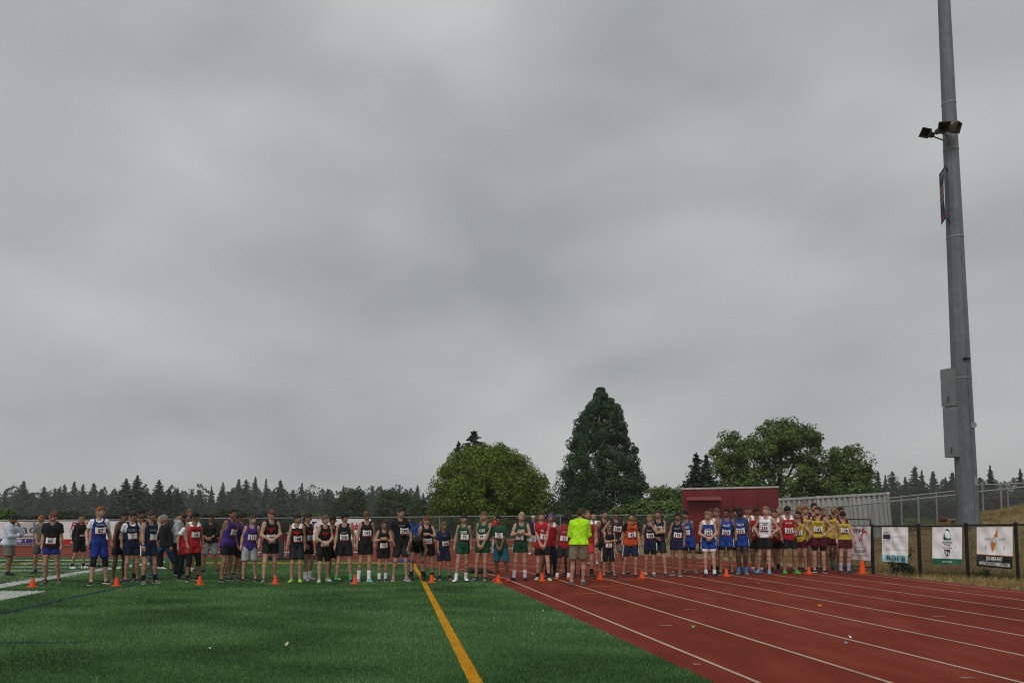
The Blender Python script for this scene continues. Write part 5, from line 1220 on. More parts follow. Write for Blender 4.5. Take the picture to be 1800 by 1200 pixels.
P(733, 1021, 935, 0, 0, 0, 'fair', ('short', 'dark'), ('singlet', 'black'), ('shorts', 'black', .5), ('knee', 'knee'), ('black', .16), 'black', 'black', lean=78, legs=((-.15, 0), (.15, 0)), lab='runner in black bent over with hands on knees, head down', ref='the bent-over runner')
P(753, 1020, 905, 5, 35, 5, 'pale', ('bowl', 'auburn'), **MAG, arms=('hang', 'chest'), bib='201', bibz=1.05, bibx=.02, sock=('black', .14), shoe='lime', sole='black', lab='runner in black singlet with a hand on the chest and bib 201', ref='the runner with a hand on the chest')
P(780, 1021, 916, 12, 25, 0, 'tan', ('short', 'light'), ('tee', 'navy'), ('shorts', 'navy', .72), ('hang', 'hang'), ('black', .09), 'taupe', 'grey', bib='240', bibz=1.10, bibx=.04, txt=('Wolfpack', 'grey', 1.34, .14), hem=.74, b=1.08, lab='short runner in a long navy tee with bib 240', ref='the short runner in the navy tee')
P(812, 1022, 902, -3, 20, 0, 'fair', ('short', 'dark'), **OES, bib='71', bibz=1.14, bibx=.03, cap=('c', 'back', 'navy'), sock=('white', .14), shoe='white', sole='navy', lab='runner in green singlet and backwards dark cap with bib 71', ref='the runner in backwards cap')
P(847, 1022, 898, -8, -12, 0, 'fair', ('crew', 'light'), **OES, arms=('low', 'low'), bib='77', bibz=1.10, sock=('black', .04), shoe='taupe', sole='grey', band=(1, 'greenb'), lab='runner in green singlet with hands crossed low and bib 77', ref='the runner with bib 77')
P(881, 1022, 904, -2, -5, 0, 'brown', ('short', 'black'), ('tee', 'green'), ('shorts', 'teal', .9), ('low', 'low'), shoe='hot', sole='hot', bib='73', bibz=1.20, b=1.04, lab='runner in green tee, teal shorts and red shoes with bib 73', ref='the runner in teal shorts')
P(915, 1020, 899, 15, -5, 0, 'pale', ('curly', 'blond'), **OES, arms=('chest', 'chest'), bib='72', bibz=1.10, bibx=-.03, side='white', sock=('white', .18), shoe='navy', sole='navy', lab='runner in green singlet with both hands on the chest, white socks, bib 72', ref='the runner in green with hands on chest')
P(873, 975, 904, 0, 0, 0, 'fair', ('short', 'brown'), ('tee', 'red'), ('pants', 'lightgrey'), ('belly', 'belly'), lo=True, lab='person in red and white far behind the runner in teal shorts', ref='the far person in red')
P(938, 974, 905, 5, 0, 0, 'ruddy', ('short', 'white'), ('tee', 'navy'), ('shorts', 'lightgrey', .85), ('hang', 'back'), shoe='white', sole='white', beard='white', b=1.15, lab='person in navy polo and white shorts standing far back', ref='the person in navy polo')
P(955, 1020, 898, 2, -3, 0, 'pale', ('crew', 'brown'), ('sleeveless', 'red'), ('shorts', 'black', .6), ('low', 'low'), ('black', .11), 'mint', 'lime', bib='37', bibz=1.10, bibx=.05, hem=.80, txt=[('N', 'white', 1.26, .06)], lab='runner in red sleeveless shirt with white emblem and bib 37', ref='the runner with bib 37')
P(962, 1014, 904, 10, 10, 0, 'olive', ('short', 'black'), **RED, lo=True, shoe='navy', lab='runner in red mostly hidden behind the red sleeveless shirt', ref='the hidden runner in red')
P(969, 1016, 901, 5, 0, 0, 'fair', ('long', 'purple'), ('singlet', 'red'), ('pants', 'navy'), ('hang', 'hang'), straps='white', shoe='navy', lab='runner in red singlet and dark leggings behind the red sleeveless shirt', ref='the runner in dark leggings')
P(990, 1018, 904, 0, 5, 30, 'brown', ('short', 'black'), ('singlet', 'red'), ('shorts', 'charcoal', .7), ('hang', 'hang'), ('white', .10), 'flame', 'flame', bib='32', bibz=1.10, bibx=-.03, hem=.82, txt=('MARION', 'lilac', 1.28, .17), lab='runner looking down, red singlet, orange shoes, bib 32', ref='the runner in orange shoes')
P(1001, 1012, 901, 0, 10, 0, 'dark', ('short', 'black'), ('singlet', 'charcoal'), ('shorts', 'charcoal', .6), lo=True, shoe='charcoal', lab='runner in dark singlet peering out between the orange shoes and the official', ref='the runner beside the official')
P(1030, 1015, 896, 5, 10, -18, 'fair', ('short', 'light'), **U_(RED, bot=('shorts', 'hot', .6)), sock=('black', .16), shoe='black', sole='grey', lab='runner in red with chin lifted, just right of the official', ref='the runner with lifted chin')
P(1018, 1028, 892, 178, -25, 0, 'fair', ('short', 'brown'), ('long', 'neon'), ('shorts', 'khaki', .78), ('belly', 'belly'), ('lightgrey', .03), 'taupe', 'khaki', b=1.14, hem=.90, sleeve='push', lab='race official seen from behind in neon yellow shirt and khaki shorts', ref='the official in neon yellow')
P(1045, 990, 902, -3, 0, 0, 'ruddy', ('bald', 'grey'), ('singlet', 'red'), ('shorts', 'black', .75), ('fold', 'fold'), shoe='lightgrey', sole='white', straps='white', beard='grey', b=1.1, txt=('MUSTANGS', 'white', 1.28, .19), lab='person in red singlet with folded arms, standing well behind the line', ref='the person in red with folded arms')
P(1066, 1009, 895, 0, 5, 0, 'fair', ('crew', 'dark'), ('singlet', 'charcoal'), ('shorts', 'black', .6), shoe='black', lab='runner in dark singlet looking over the shoulder of the tall one with glasses', ref='the runner behind the tall one')
P(1081, 1011, 894, -5, -5, 8, 'fair', ('crew', 'dark'), ('sleeveless', 'charcoal'), ('shorts', 'grey', .6), ('hip', 'hip'), shoe='charcoal', bib='184', bibz=1.22, bibx=.05, glasses='thin', txt=('XC', 'plum', 1.34, .10), b=1.06, legs=((-.16, 0), (.34, 0)), lab='tall runner with glasses, black sleeveless shirt, grey shorts and hands on hips', ref='the tall runner with glasses')
P(1070, 1015, 919, 0, 0, 0, 'fair', ('short', 'light'), ('singlet', 'black'), ('shorts', 'black', .9), ('cross', 'hang'), shoe='black', sole='grey', bib='31', bibz=1.04, glasses='sun', side='white', lab='small runner in sunglasses and black singlet with one arm across', ref='the small runner in sunglasses')
P(1108, 1014, 899, -5, -8, 0, 'fair', ('short', 'dark'), ('singlet', 'orange'), ('shorts', 'navy', .8), ('hang', 'hang'), shoe='charcoal', sole='hot', bib='92', bibz=1.13, under='black', side='white', txt=('WOLVES', 'black', 1.29, .15), lab='runner in orange singlet over a black tee with bib 92', ref='the runner in orange')
P(1144, 1013, 903, 5, -5, 5, 'fair', ('short', 'sandy'), **TRI, arms=('hang', 'chin'), tights=('black', .66), bib='188', bibz=1.14, bibx=.02, side='white', shoe='taupe', sole='grey', sock=('white', .03), lab='runner in navy singlet with a hand on the chin and bib 188', ref='the runner holding the chin')
P(1158, 1012, 894, -5, 0, 0, 'fair', ('crew', 'brown'), **U_(TRI, bot=('shorts', 'charcoal', .7)), arms=('belly', 'fold'), bib='180', bibz=1.22, shoe='charcoal', sole='grey', lab='tall runner in navy with folded arms behind the chin-holder', ref='the tall runner in navy')
P(1190, 1012, 899, -3, -5, 0, 'tan', ('floppy', 'dark'), **TRI, bib='176', bibz=1.11, bibx=.02, shoe='darkgrey', sole='white', band=(0, 'black'), lab='runner in navy singlet with arms down and bib 176, right of the chin-holder', ref='the runner in navy with arms down')
P(1212, 1008, 897, -8, -10, 0, 'tan', ('floppy', 'black'), **VAL, tights=('black', .6), arms=('back', 'back'), bib='251', bibz=1.14, bibx=-.02, shoe='taupe', sole='khaki', lab='runner in blue singlet with bib 251 and hands behind the back', ref='the runner with hands behind the back')
# ---- the crowd on the right
P(1246, 1012, 897, 0, -25, 5, 'pale', ('short', 'sandy'), **U_(VAL, txt=('VALLEY', 'white', 1.25, .16)), straps='white', tights=('white', .62), arms=('belly', 'belly'), bib='247', bibz=1.15, sock=('white', .09), shoe='charcoal', sole='plum', side='white', lab='runner with bib 247, blue shorts over white ones, hands clasped', ref='the runner in white-hemmed shorts')
P(1252, 1007, 893, -5, -10, 0, 'fair', ('short', 'brown'), ('singlet', 'white'), ('shorts', 'navy', .5), sock=('black', .12), shoe='black', lo=True, lab='runner in white singlet just behind the clasped hands of bib 247', ref='x1')
P(1262, 1006, 892, -5, -15, 0, 'fair', ('floppy', 'light'), ('singlet', 'white'), ('shorts', 'black', .6), sock=('black', .12), shoe='black', straps='navy', lab='runner in white with navy shoulder straps, second row beside bib 247', ref='x2')
P(1276, 1010, 892, -3, -8, 5, 'tan', ('short', 'black'), **VAL, tights=('black', .62), arms=('hangf', 'hang'), bib='262', bibz=1.10, glasses='thin', shoe='black', side='white', lab='runner with glasses in blue singlet with bib 262', ref='x3')
P(1292, 1006, 892, 0, 5, 0, 'tan', ('floppy', 'black'), ('singlet', 'charcoal'), ('shorts', 'charcoal', .7), sock=('black', .1), shoe='black', lo=True, lab='runner in dark singlet, second row, between two blue singlets', ref='x4')
P(1306, 1010, 890, -3, -5, 8, 'dark', ('short', 'black'), **VAL, bib='252', bibz=1.12, sock=('bluesock', .12), shoe='taupe', sole='grey', side='white', lab='runner in blue singlet with bib 252 and bright blue socks', ref='x5')
P(1316, 1003, 888, 25, 40, 10, 'ruddy', ('buzz', 'brown'), ('singlet', 'white'), ('shorts', 'black', .6), shoe='plum', lo=True, lab='runner in white in the back row right of the bright blue socks', ref='x6')
P(1331, 1006, 890, 0, 5, 22, 'olive', ('short', 'dark'), **RED, arms=('hang', 'belly'), bib='332', bibz=1.12, bibx=.02, shoe='plum', sock=('white', .06), lab='runner in red looking down, left of the white singlet with hands on hips', ref='x7')
P(1345, 1008, 889, -2, -15, 0, 'pale', ('crew', 'sandy'), ('singlet', 'white'), ('shorts', 'black', .6), ('hip', 'hip'), shoe='sky', sole='sky', bib='336', bibz=1.18, hem=.93, txt=('HORIZON', 'navy', 1.31, .15), lab='runner in white singlet with hands on hips, light blue shoes, bib 336', ref='x8')
P(1353, 1002, 891, 0, 20, 0, 'fair', ('short', 'brown'), **RED, shoe='taupe', lo=True, lab='runner in red whose head shows behind the white singlet', ref='x9')
P(1363, 1005, 894, -3, -15, 8, 'fair', ('crew', 'brown'), **RED, arms=('belly', 'fold'), bib='345', bibz=1.12, sock=('black', .14), shoe='black', txt=('MUSTANGS', 'white', 1.27, .17), lab='runner in red with forearms crossed and bib 345', ref='x10')
P(1373, 1002, 889, -10, -30, 0, 'fair', ('buzz', 'sandy'), **RED, shoe='charcoal', lo=True, sock=('white', .1), lab='runner in red behind the one with crossed forearms', ref='x11')
P(1391, 1008, 888, 3, 5, 25, 'tan', ('crew', 'black'), **RED, arms=('hang', 'hip'), bib='335', bibz=1.10, shoe='greenb', sole='lime', band=(0, 'black'), txt=('MUSTANGS', 'white', 1.30, .16), lab='runner in red with bib 335 and green shoes, one hand on hip', ref='x12')
P(1402, 1001, 889, 0, 0, 0, 'pale', ('curly', 'ginger'), **YEL, lo=True, lab='runner in yellow mostly hidden behind the red runner with green shoes', ref='x13')
P(1406, 1005, 896, 0, -10, 0, 'fair', ('short', 'black'), **YEL, bib='131', bibz=1.10, shoe='black', sole='lime', lab='runner in yellow right beside the red runner with green shoes', ref='x14')
P(1415, 1002, 888, 3, 10, 0, 'pale', ('curly', 'red'), **YEL, arms=('hang', 'hang'), shoe='black', sole='lime', lab='runner in yellow in the second row, left of the tallest in yellow', ref='x15')
P(1430, 1002, 883, 5, 15, 0, 'fair', ('crew', 'dark'), **YEL, bib='14', shoe='black', tights=('black', .6), lab='tallest runner in yellow, head above all the others', ref='x16')
P(1441, 1007, 889, -3, -15, 3, 'pale', ('short', 'brown'), **YEL, tights=('black', .74), arms=('hip', 'hip'), bib='142', bibz=1.14, hem=.93, shoe='black', sole='white', band=(1, 'greenb'), beard='brown', lab='runner in yellow and maroon with hands on hips and bib 142', ref='x17')
P(1453, 1001, 892, 5, 20, 0, 'fair', ('short', 'light'), **YEL, sock=('lilac', .2), shoe='charcoal', lo=True, lab='runner in yellow mostly hidden between the hands on hips and the red shoes', ref='x18')
P(1465, 1003, 887, -8, -20, 0, 'tan', ('buzz', 'sandy'), **YEL, shoe='hot', sole='hot', lab='runner in yellow with red shoes in the second row', ref='x19')
P(1478, 1000, 889, 0, 30, 0, 'fair', ('short', 'dark'), **YEL, shoe='royal', lo=True, lab='runner in yellow hidden in the back row behind the pale blue socks', ref='x20')
P(1485, 1007, 896, 0, 10, 40, 'pale', ('short', 'dark'), **U_(YEL, side='yellow'), bib='138', bibz=1.18, hem=.93, sock=('lilac', .20), shoe='charcoal', sole='grey', lab='runner in yellow looking down at the right end, pale blue socks, bib 138', ref='x21')
# ------------------------------------------------------------------ far firs, named by the people under them
names = sorted([(x, r) for (x, r, _) in PEOPLE], key=lambda q: q[0]); used = set()
def fir_label(x):
    best = sorted(names, key=lambda q: abs(q[0] - x))
    for (qx, r) in best:
        if r in used or len(r.split()) > 9: continue
        used.add(r); d = x - qx
        return 'hazy far fir rising ' + ('straight above ' if abs(d) < 7 else ('left of ' if d < 0 else 'right of ')) + r
for k, (x, y, Y, lab) in enumerate(FAR_TODO):
    p = D(x, y, Y); cm, tm = protos[k % 5]
    plant('fir_tree', (p.x, Y, -0.03), lab or fir_label(x), 'tree', cm, tm, 'far firs along the horizon', s=p.z / 24.0, rz=random.uniform(0, 6), sx=random.choice((0.9, 1.15, 1.3, 1.5, 1.75, 2.0)))
# ------------------------------------------------------------------ cones
cone_m = mat('cone_orange', (0.80, 0.085, 0.018), 0.5, 0.08, 12)
def cone_mesh(h, r, bs):
    a, b = MB(), MB()
    prof = [(r, 0.02), (r * .93, h * .2), (r * .62, h * .75), (r * .5, h * .97), (r * .38, h)]
    n = 16; V = [(q * math.cos(t), q * math.sin(t), z) for (q, z) in prof for t in [2 * math.pi * k / n for k in range(n)]]
    Fq = [(i*n+k, i*n+(k+1) % n, (i+1)*n+(k+1) % n, (i+1)*n+k) for i in range(len(prof) - 1) for k in range(n)]; Fq.append(tuple(range((len(prof)-1)*n, len(prof)*n)))
    a.add(V, Fq)
    c = bs * .82; b.prism([(-bs, -c), (-c, -bs), (c, -bs), (bs, -c), (bs, c), (c, bs), (-c, bs), (-bs, c)], 0.0, 0.022)
    return a.mesh('cone_body', cone_m), b.mesh('base_plate', cone_m)
small = cone_mesh(.195, .064, .088); big = cone_mesh(.36, .088, .105)
for (x, y, lab, ms) in ((57, 1031.5, 'at the feet of the black-tee runner in blue shorts', 0), (205, 1029.5, 'in front of the leftmost runner in navy', 0), (351, 1027, 'beside the red runner in calf tights', 0), (484, 1026, 'at the feet of the runner looking down at the wrist', 0),
                       (624, 1025.5, 'between the runners with bibs 208 and 193', 0), (759, 1024, 'beside the yellow line at the feet of bib 201', 0), (876, 1024, 'between the red shoes of bib 73', 0), (953, 1020.8, 'between the feet of the red sleeveless shirt', 0),
                       (1055, 1018, 'right of the official in neon yellow', 0), (1129, 1016, 'between the orange singlet and the chin-holding runner', 0), (1277, 1012.5, 'between the feet of the blue runner with glasses', 0), (1422, 1008.5, 'left of the runner with bib 142', 0), (1516, 1007.5, 'standing alone at the fence end, largest cone', 1)):
    e = empty('traffic_cone', G(x, y, 0.006), random.uniform(0, 1.5)); tag(e, ('tall' if ms else 'small') + ' orange cone ' + lab, 'cone', 'orange cones along the start line')
    a, b = (small, big)[ms]; link('cone_body', a, e); link('base_plate', b, e)
# ------------------------------------------------------------------ banners
vinyl = mat('white_vinyl', (0.76, 0.74, 0.76), 0.55, 0.05, 3, bump=0.15, bscale=3); vin_p = mat('purple_vinyl', (0.055, 0.030, 0.16), 0.55); vin_r = mat('red_vinyl', (0.40, 0.020, 0.025), 0.55, 0.1, 3)
vin_pink = mat('pinkish_vinyl', (0.58, 0.51, 0.53), 0.6, 0.06, 3, bump=0.15, bscale=3)
vin_k = mat('black_vinyl', (0.014, 0.011, 0.012), 0.5); vin_g = mat('green_vinyl', (0.010, 0.110, 0.065), 0.55); vin_t = mat('teal_print', (0.22, 0.42, 0.45), 0.6, 0.75, 9); vin_o = mat('orange_print', (0.55, 0.19, 0.03), 0.6, 0.25, 8)
txt_d = mat('dark_print', (0.035, 0.030, 0.050), 0.6); txt_w = mat('white_print', (0.62, 0.62, 0.62), 0.6); txt_r = mat('red_print', (0.42, 0.015, 0.04), 0.6); txt_lg = mat('light_grey_print', (0.36, 0.36, 0.38), 0.6); txt_b = mat('blue_print', (0.02, 0.03, 0.10), 0.6); txt_g = mat('green_print', (0.008, 0.09, 0.055), 0.6)
def banner(name, lab, x0, x1, yt, yb, base_fn, m, bands=(), wave=0.012, seed=0, skew=(0, 0), grp='banners on the fences', n=(16, 12)):
    """cloth hung on a fence: a gently creased sheet; u to the right, v up in metres"""
    a, b = base_fn(x0), base_fn(x1); pa, pb_ = D(x0, yt, a.y), D(x1, yt + skew[0], b.y); qa, qb = D(x0, yb, a.y), D(x1, yb + skew[1], b.y)
    e = empty(name, pa); tag(e, lab, 'banner', grp)
    ax = (pb_ - pa); nrm = Vector((ax.y, -ax.x, 0)).normalized()
    g = random.Random(seed); ph = [g.uniform(0, 6) for _ in range(4)]
    def pt(u, v, off=0.0):      # u,v in 0..1 from the top left
        p = (pa.lerp(pb_, u)).lerp(qa.lerp(qb, u), v) - pa
        crease = wave * (math.sin(u * 7 + v * 9 + ph[0]) * math.sin(v * 5 - u * 3 + ph[1]) + 0.6 * math.sin(u * 15 - v * 11 + ph[2])) * (0.3 + 0.7 * math.sin(math.pi * u)) - 0.01 * math.sin(math.pi * v)
        return p + nrm * (0.05 + wave * 1.2 + crease + off)
    nu, nv = n; mb = MB()
    V = [pt(i / nu, j / nv) for j in range(nv + 1) for i in range(nu + 1)] + [pt(i / nu, j / nv, -.004) for j in range(nv + 1) for i in range(nu + 1)]; k = (nu + 1) * (nv + 1)
    Fq = []
    for j in range(nv):
        for i in range(nu): Fq.append((j*(nu+1)+i, (j+1)*(nu+1)+i, (j+1)*(nu+1)+i+1, j*(nu+1)+i+1))
    mb.add(V, Fq + [tuple(k + q for q in f[::-1]) for f in Fq]); mb.build('cloth', m, e, smooth=True)
    for (v0, v1, bm) in bands:
        q = MB(); V = [pt(i / nu, v0 + (v1 - v0) * j / 3, .004) for j in range(4) for i in range(nu + 1)]
        q.add(V, [(j*(nu+1)+i, (j+1)*(nu+1)+i, (j+1)*(nu+1)+i+1, j*(nu+1)+i+1) for j in range(3) for i in range(nu)]); q.build('printed_band', bm, e, smooth=True)
    Wm, Hm = (pb_ - pa).length, ((pa - qa).length + (pb_ - qb).length) / 2
    def write(s, u, v, h, m_, width=None, bold=0.0, shear=0.0):
        Vt, T = text_np(s, bold, shear); kk = h / 0.7; kx = kk if width is None else width * Wm / (Vt[:, 0].max() - Vt[:, 0].min())
        W_ = np.array([pt(u + q[0] * kx / Wm, v - q[1] * kk / Hm, .009) for q in Vt]); link('lettering', np_mesh('lettering', W_, T, m_, smooth=False), e)
    def shape(nm, poly, m_, off=.008):
        q = MB(); q.add([pt(u, v, off) for u, v in poly], [tuple(range(len(poly)))[::-1]]); q.build(nm, m_, e)
    return e, write, shape, Wm, Hm
def ffence(x):
    """far fence line under a pixel column"""
    for (a, b) in zip(fpts, fpts[1:]):
        if a[0] <= x <= b[0]:
            A, B = D(a[0], 920, a[1]), D(b[0], 920, b[1]); r = ray(x, 920); den = r.x * (B.y - A.y) - r.y * (B.x - A.x); s_ = (r.y * A.x - r.x * A.y) / den
            return Vector((A.x + (B.x - A.x) * s_, A.y + (B.y - A.y) * s_, 0))
e, wr, shp, Wm, Hm = banner('fence_banner', 'white banner with large dark lettering and a purple strip behind the pale sweatshirt', -110, 104, 916, 957, ffence, vinyl, ((.74, 1.0, vin_p),), seed=1)
def pxw(wr_, base, X0, X1, wm):
    """writer placed by the columns its first and last letters stand in"""
    A, B = base(X0), base(X1)
    def u_of(x): p = base(x); return (p - A).length / (B - A).length
    def put(s_, xa, xb, v, h, m_, **k): ua, ub = u_of(xa), u_of(xb); wr_(s_, (ua + ub) / 2, v, h, m_, width=ub - ua, **k)
    return put, u_of
put, uo = pxw(wr, ffence, -110, 104, Wm)
put('Pacific', 20, 101, .34, .46, txt_d); put('manufacturing', 21, 66, .64, .17, txt_d, bold=.01); put('0430', 20, 38, .83, .15, txt_w, bold=.04); put('•', 43.5, 46, .83, .28, txt_w); put('Industrial Components & Assemblies', 18, 76, .945, .06, txt_w)
e, wr, shp, Wm, Hm = banner('fence_banner', 'white banner with red slanted lettering and a red bottom strip behind the black hooded top', 105, 250, 915.5, 957, ffence, vinyl, ((.76, 1.0, vin_r),), seed=2)
put, uo = pxw(wr, ffence, 105, 250, Wm)
put('FIRST', 123, 158, .20, .34, txt_r, bold=.04, shear=.35); put('LENDING', 123, 157, .45, .12, txt_d, bold=.01); put('503 222', 124, 158, .64, .15, txt_r, bold=.02); put('www.first.com', 124, 157, .88, .13, txt_w, bold=.02)
shp('rule', [(uo(123), .35), (uo(158), .35), (uo(158), .37), (uo(123), .37)], txt_d)
e, wr, shp, Wm, Hm = banner('fence_banner', 'white banner with red and green script lettering behind the black-shirted runners', 543, 652, 911.5, 957, ffence, vinyl, (), seed=3)
put, uo = pxw(wr, ffence, 543, 652, Wm)
shp('green_bar', [(uo(548.5), .10), (uo(557), .10), (uo(557), .15), (uo(548.5), .15)], txt_g); put('T', 548.5, 554, .28, .42, txt_b, bold=.04); put('u', 556, 560.5, .33, .30, txt_b, bold=.03); put('J', 546.5, 549.5, .32, .42, txt_r, shear=.3); put("'", 558, 560, .13, .5, txt_r); put('a', 584, 588, .30, .34, txt_g, bold=.03); put('r', 590.5, 593, .30, .34, txt_b, bold=.03)
put('Bob', 615, 629, .30, .46, txt_r, bold=.05, shear=.35); put('55', 545.5, 551, .87, .25, txt_d, bold=.03); put('555', 617, 626, .85, .2, txt_d, bold=.03)
# near fence banners
e, wr, shp, Wm, Hm = banner('fence_banner', 'pinkish crumpled banner with a red figure, left of the first black post', 1492, 1532.5, 924.5, 982, nfence, vin_pink, (), wave=.032, seed=4, skew=(0, 2.5))
wr('ATIN', .42, .14, .10, txt_d, bold=.03); wr('503-692-9377', .55, .74, .10, txt_d, width=.55, bold=.02); wr('www.sportspt.com', .55, .62, .04, txt_d, width=.6); wr('8555 SW TUALATIN RD', .55, .86, .04, txt_d, width=.72)
for (a_, b_, w_) in (((.62, .12), (.72, .06), .03), ((.66, .16), (.78, .16), .03), ((.60, .30), (.72, .14), .03), ((.52, .42), (.60, .30), .03), ((.66, .34), (.60, .44), .025), ((.72, .14), (.86, .20), .02)):
    dx, dy = b_[0] - a_[0], b_[1] - a_[1]; L_ = math.hypot(dx, dy); nx, ny_ = -dy / L_ * w_, dx / L_ * w_; shp('red_figure', [(a_[0] + nx, a_[1] + ny_), (b_[0] + nx * .6, b_[1] + ny_ * .6), (b_[0] - nx * .6, b_[1] - ny_ * .6), (a_[0] - nx, a_[1] - ny_)], txt_r)
e, wr, shp, Wm, Hm = banner('fence_banner', 'white clinic banner with a dark logo and teal strip, between the first two black posts', 1552, 1598, 926, 985.5, nfence, vinyl, ((.80, 1.0, vin_t),), wave=.034, seed=5, skew=(0, 3.5))
shp('logo_square', [(.05, .21), (.32, .21), (.32, .34), (.05, .34)], txt_d); wr('HUDSON', .185, .275, .055, txt_lg, width=.25); wr('CLINIC', .185, .405, .06, txt_d, width=.26); shp('rule', [(.06, .15), (.26, .15), (.26, .165), (.06, .165)], txt_d); shp('rule', [(.05, .47), (.32, .47), (.32, .48), (.05, .48)], txt_d)
wr('CHIROPRACTIC', .65, .28, .045, txt_lg, width=.55); wr('(503) 692-chiro.com', .58, .64, .05, txt_lg, width=.85)
for u in (.22, .30, .52, .60, .78, .86): shp('dark_leaf', [(u, .83), (u + .03, .87), (u + .02, .95), (u - .02, .95), (u - .03, .87)], txt_b)
e, wr, shp, Wm, Hm = banner('fence_banner', 'white banner with a green tree, a shield and a green bottom strip', 1638, 1690, 926, 990, nfence, vinyl, ((.85, 1.0, vin_g),), wave=.030, seed=6, skew=(0, 1.8))
shp('tree_emblem', [(.50, .03), (.57, .08), (.61, .18), (.63, .30), (.60, .36), (.55, .33), (.50, .35), (.45, .33), (.40, .36), (.37, .30), (.39, .18), (.43, .08)], txt_g)
wr('General', .5, .41, .05, txt_d, bold=.01); wr('Tree', .5, .48, .05, txt_d, bold=.01); wr('Service', .5, .555, .05, txt_d, bold=.01)
shp('shield', [(.40, .60), (.60, .60), (.60, .68), (.56, .75), (.50, .80), (.44, .75), (.40, .68)], txt_d); shp('shield_inner', [(.43, .63), (.485, .66), (.485, .76), (.44, .70)], txt_w, .011); shp('shield_inner', [(.515, .66), (.57, .63), (.56, .70), (.515, .76)], txt_w, .011)
wr('generaltree.com', .5, .925, .06, txt_w, width=.32, bold=.02)
for u in (.28, .77): shp('vent_flap', [(u, .50), (u + .025, .47), (u + .03, .56), (u + .01, .57)], txt_lg)
e, wr, shp, Wm, Hm = banner('fence_banner', 'white and black banner with an orange bolt, rightmost on the black fence', 1718, 1781, 926, 994, nfence, vinyl, ((.70, 1.0, vin_k), (.685, .70, vin_o)), wave=.032, seed=7, skew=(-.5, 6))
shp('bolt', [(.585, .03), (.60, .25), (.48, .25)], vin_o); shp('bolt', [(.41, .35), (.575, .35), (.43, .63)], vin_o)
wr("OREGON METAL SERVICES", .5, .30, .075, txt_lg, width=.58); wr('800-843-4847', .5, .785, .10, txt_w, width=.46, bold=.03); wr('WWW.OREGONMETAL.COM', .5, .915, .09, txt_w, width=.86, bold=.03)
for u in (.24, .75): shp('vent_flap', [(u, .48), (u + .03, .44), (u + .04, .54), (u + .01, .56)], txt_lg)
# ------------------------------------------------------------------ crowd barriers on the bend
bar_m = mat('barrier_steel', (0.38, 0.37, 0.37), 0.5, metal=0.3); mesh_r = mat('red_mesh_cloth', (0.26, 0.022, 0.035), 0.8, 0.15, 6)
for k, (x0, x1, red) in enumerate(((345, 400, True), (402, 448, True), (450, 496, True), (498, 545, True), (547, 592, False), (594, 640, False))):
    a, b_ = G(x0 + 1, 977.5), G(x1 - 1, 977.5); e = empty('crowd_barrier', a); d = b_ - a; H_ = 0.92
    tag(e, ('red covered' if red else 'bare steel') + ' crowd barrier, ' + ('leftmost of the row behind the person in the black pullover', 'behind the three runners in purple', 'left of the runner looking down at the wrist', 'behind the runners looking at the wrist and in neon shoes', 'below the left part of the script banner', 'below the right part of the script banner')[k], 'barrier', 'crowd barriers on the bend')
    for nm, p, q in (('top_rail', (0, 0, H_), (d.x, d.y, H_)), ('bottom_rail', (0, 0, .16), (d.x, d.y, .16)), ('end_post', (0, 0, .02), (0, 0, H_)), ('end_post', (d.x, d.y, .02), (d.x, d.y, H_))):
        m_ = MB(); m_.tube([p, q], .02, 8); m_.build(nm, bar_m, e)
    n = 9
    for i in range(1, n): m_ = MB(); f = i / n; m_.tube([(d.x * f, d.y * f, .16), (d.x * f, d.y * f, H_)], .009, 6); m_.build('bar', bar_m, e)
    for f in (.12, .88): m_ = MB(); m_.tube([(d.x * f, d.y * f - .28, .02), (d.x * f, d.y * f, .17), (d.x * f, d.y * f + .28, .02)], .016, 6); m_.build('foot', bar_m, e)
    if red:
        m_ = MB(); m_.add([(0, .035, H_ - .38), (d.x, .035 + d.y, H_ - .38), (d.x, .035 + d.y, H_ - .01), (0, .035, H_ - .01), (0, .045, H_ - .38), (d.x, .045 + d.y, H_ - .38), (d.x, .045 + d.y, H_ - .01), (0, .045, H_ - .01)], [(0, 1, 2, 3), (7, 6, 5, 4), (3, 2, 6, 7), (0, 4, 5, 1)]); m_.build('red_cloth', mesh_r, e)
# stand with a flat base beside the runner with bib 188
e = empty('equipment_stand', G(494, 983.5)); tag(e, 'dark upright equipment stand on a flat base left of bib 188', 'stand')
m_ = MB(); m_.box((0, 0, .40), (.16, .12, .70)); m_.build('upright', mat('stand_grey', (.035, .037, .04), .6), e)
m_ = MB(); m_.box((0, 0, .86), (.34, .10, .26)); m_.build('head', mat('stand_maroon', (.08, .012, .02), .6), e)
m_ = MB(); m_.box((.35, 0, .035), (1.7, .5, .06)); m_.build('base', mat('stand_black', (.012, .014, .016), .7), e)
for x in (-.4, 1.1): m_ = MB(); m_.tube([(x, -.3, .07), (x, .3, .07)], .075, 10); m_.build('wheel', dark_m, e)
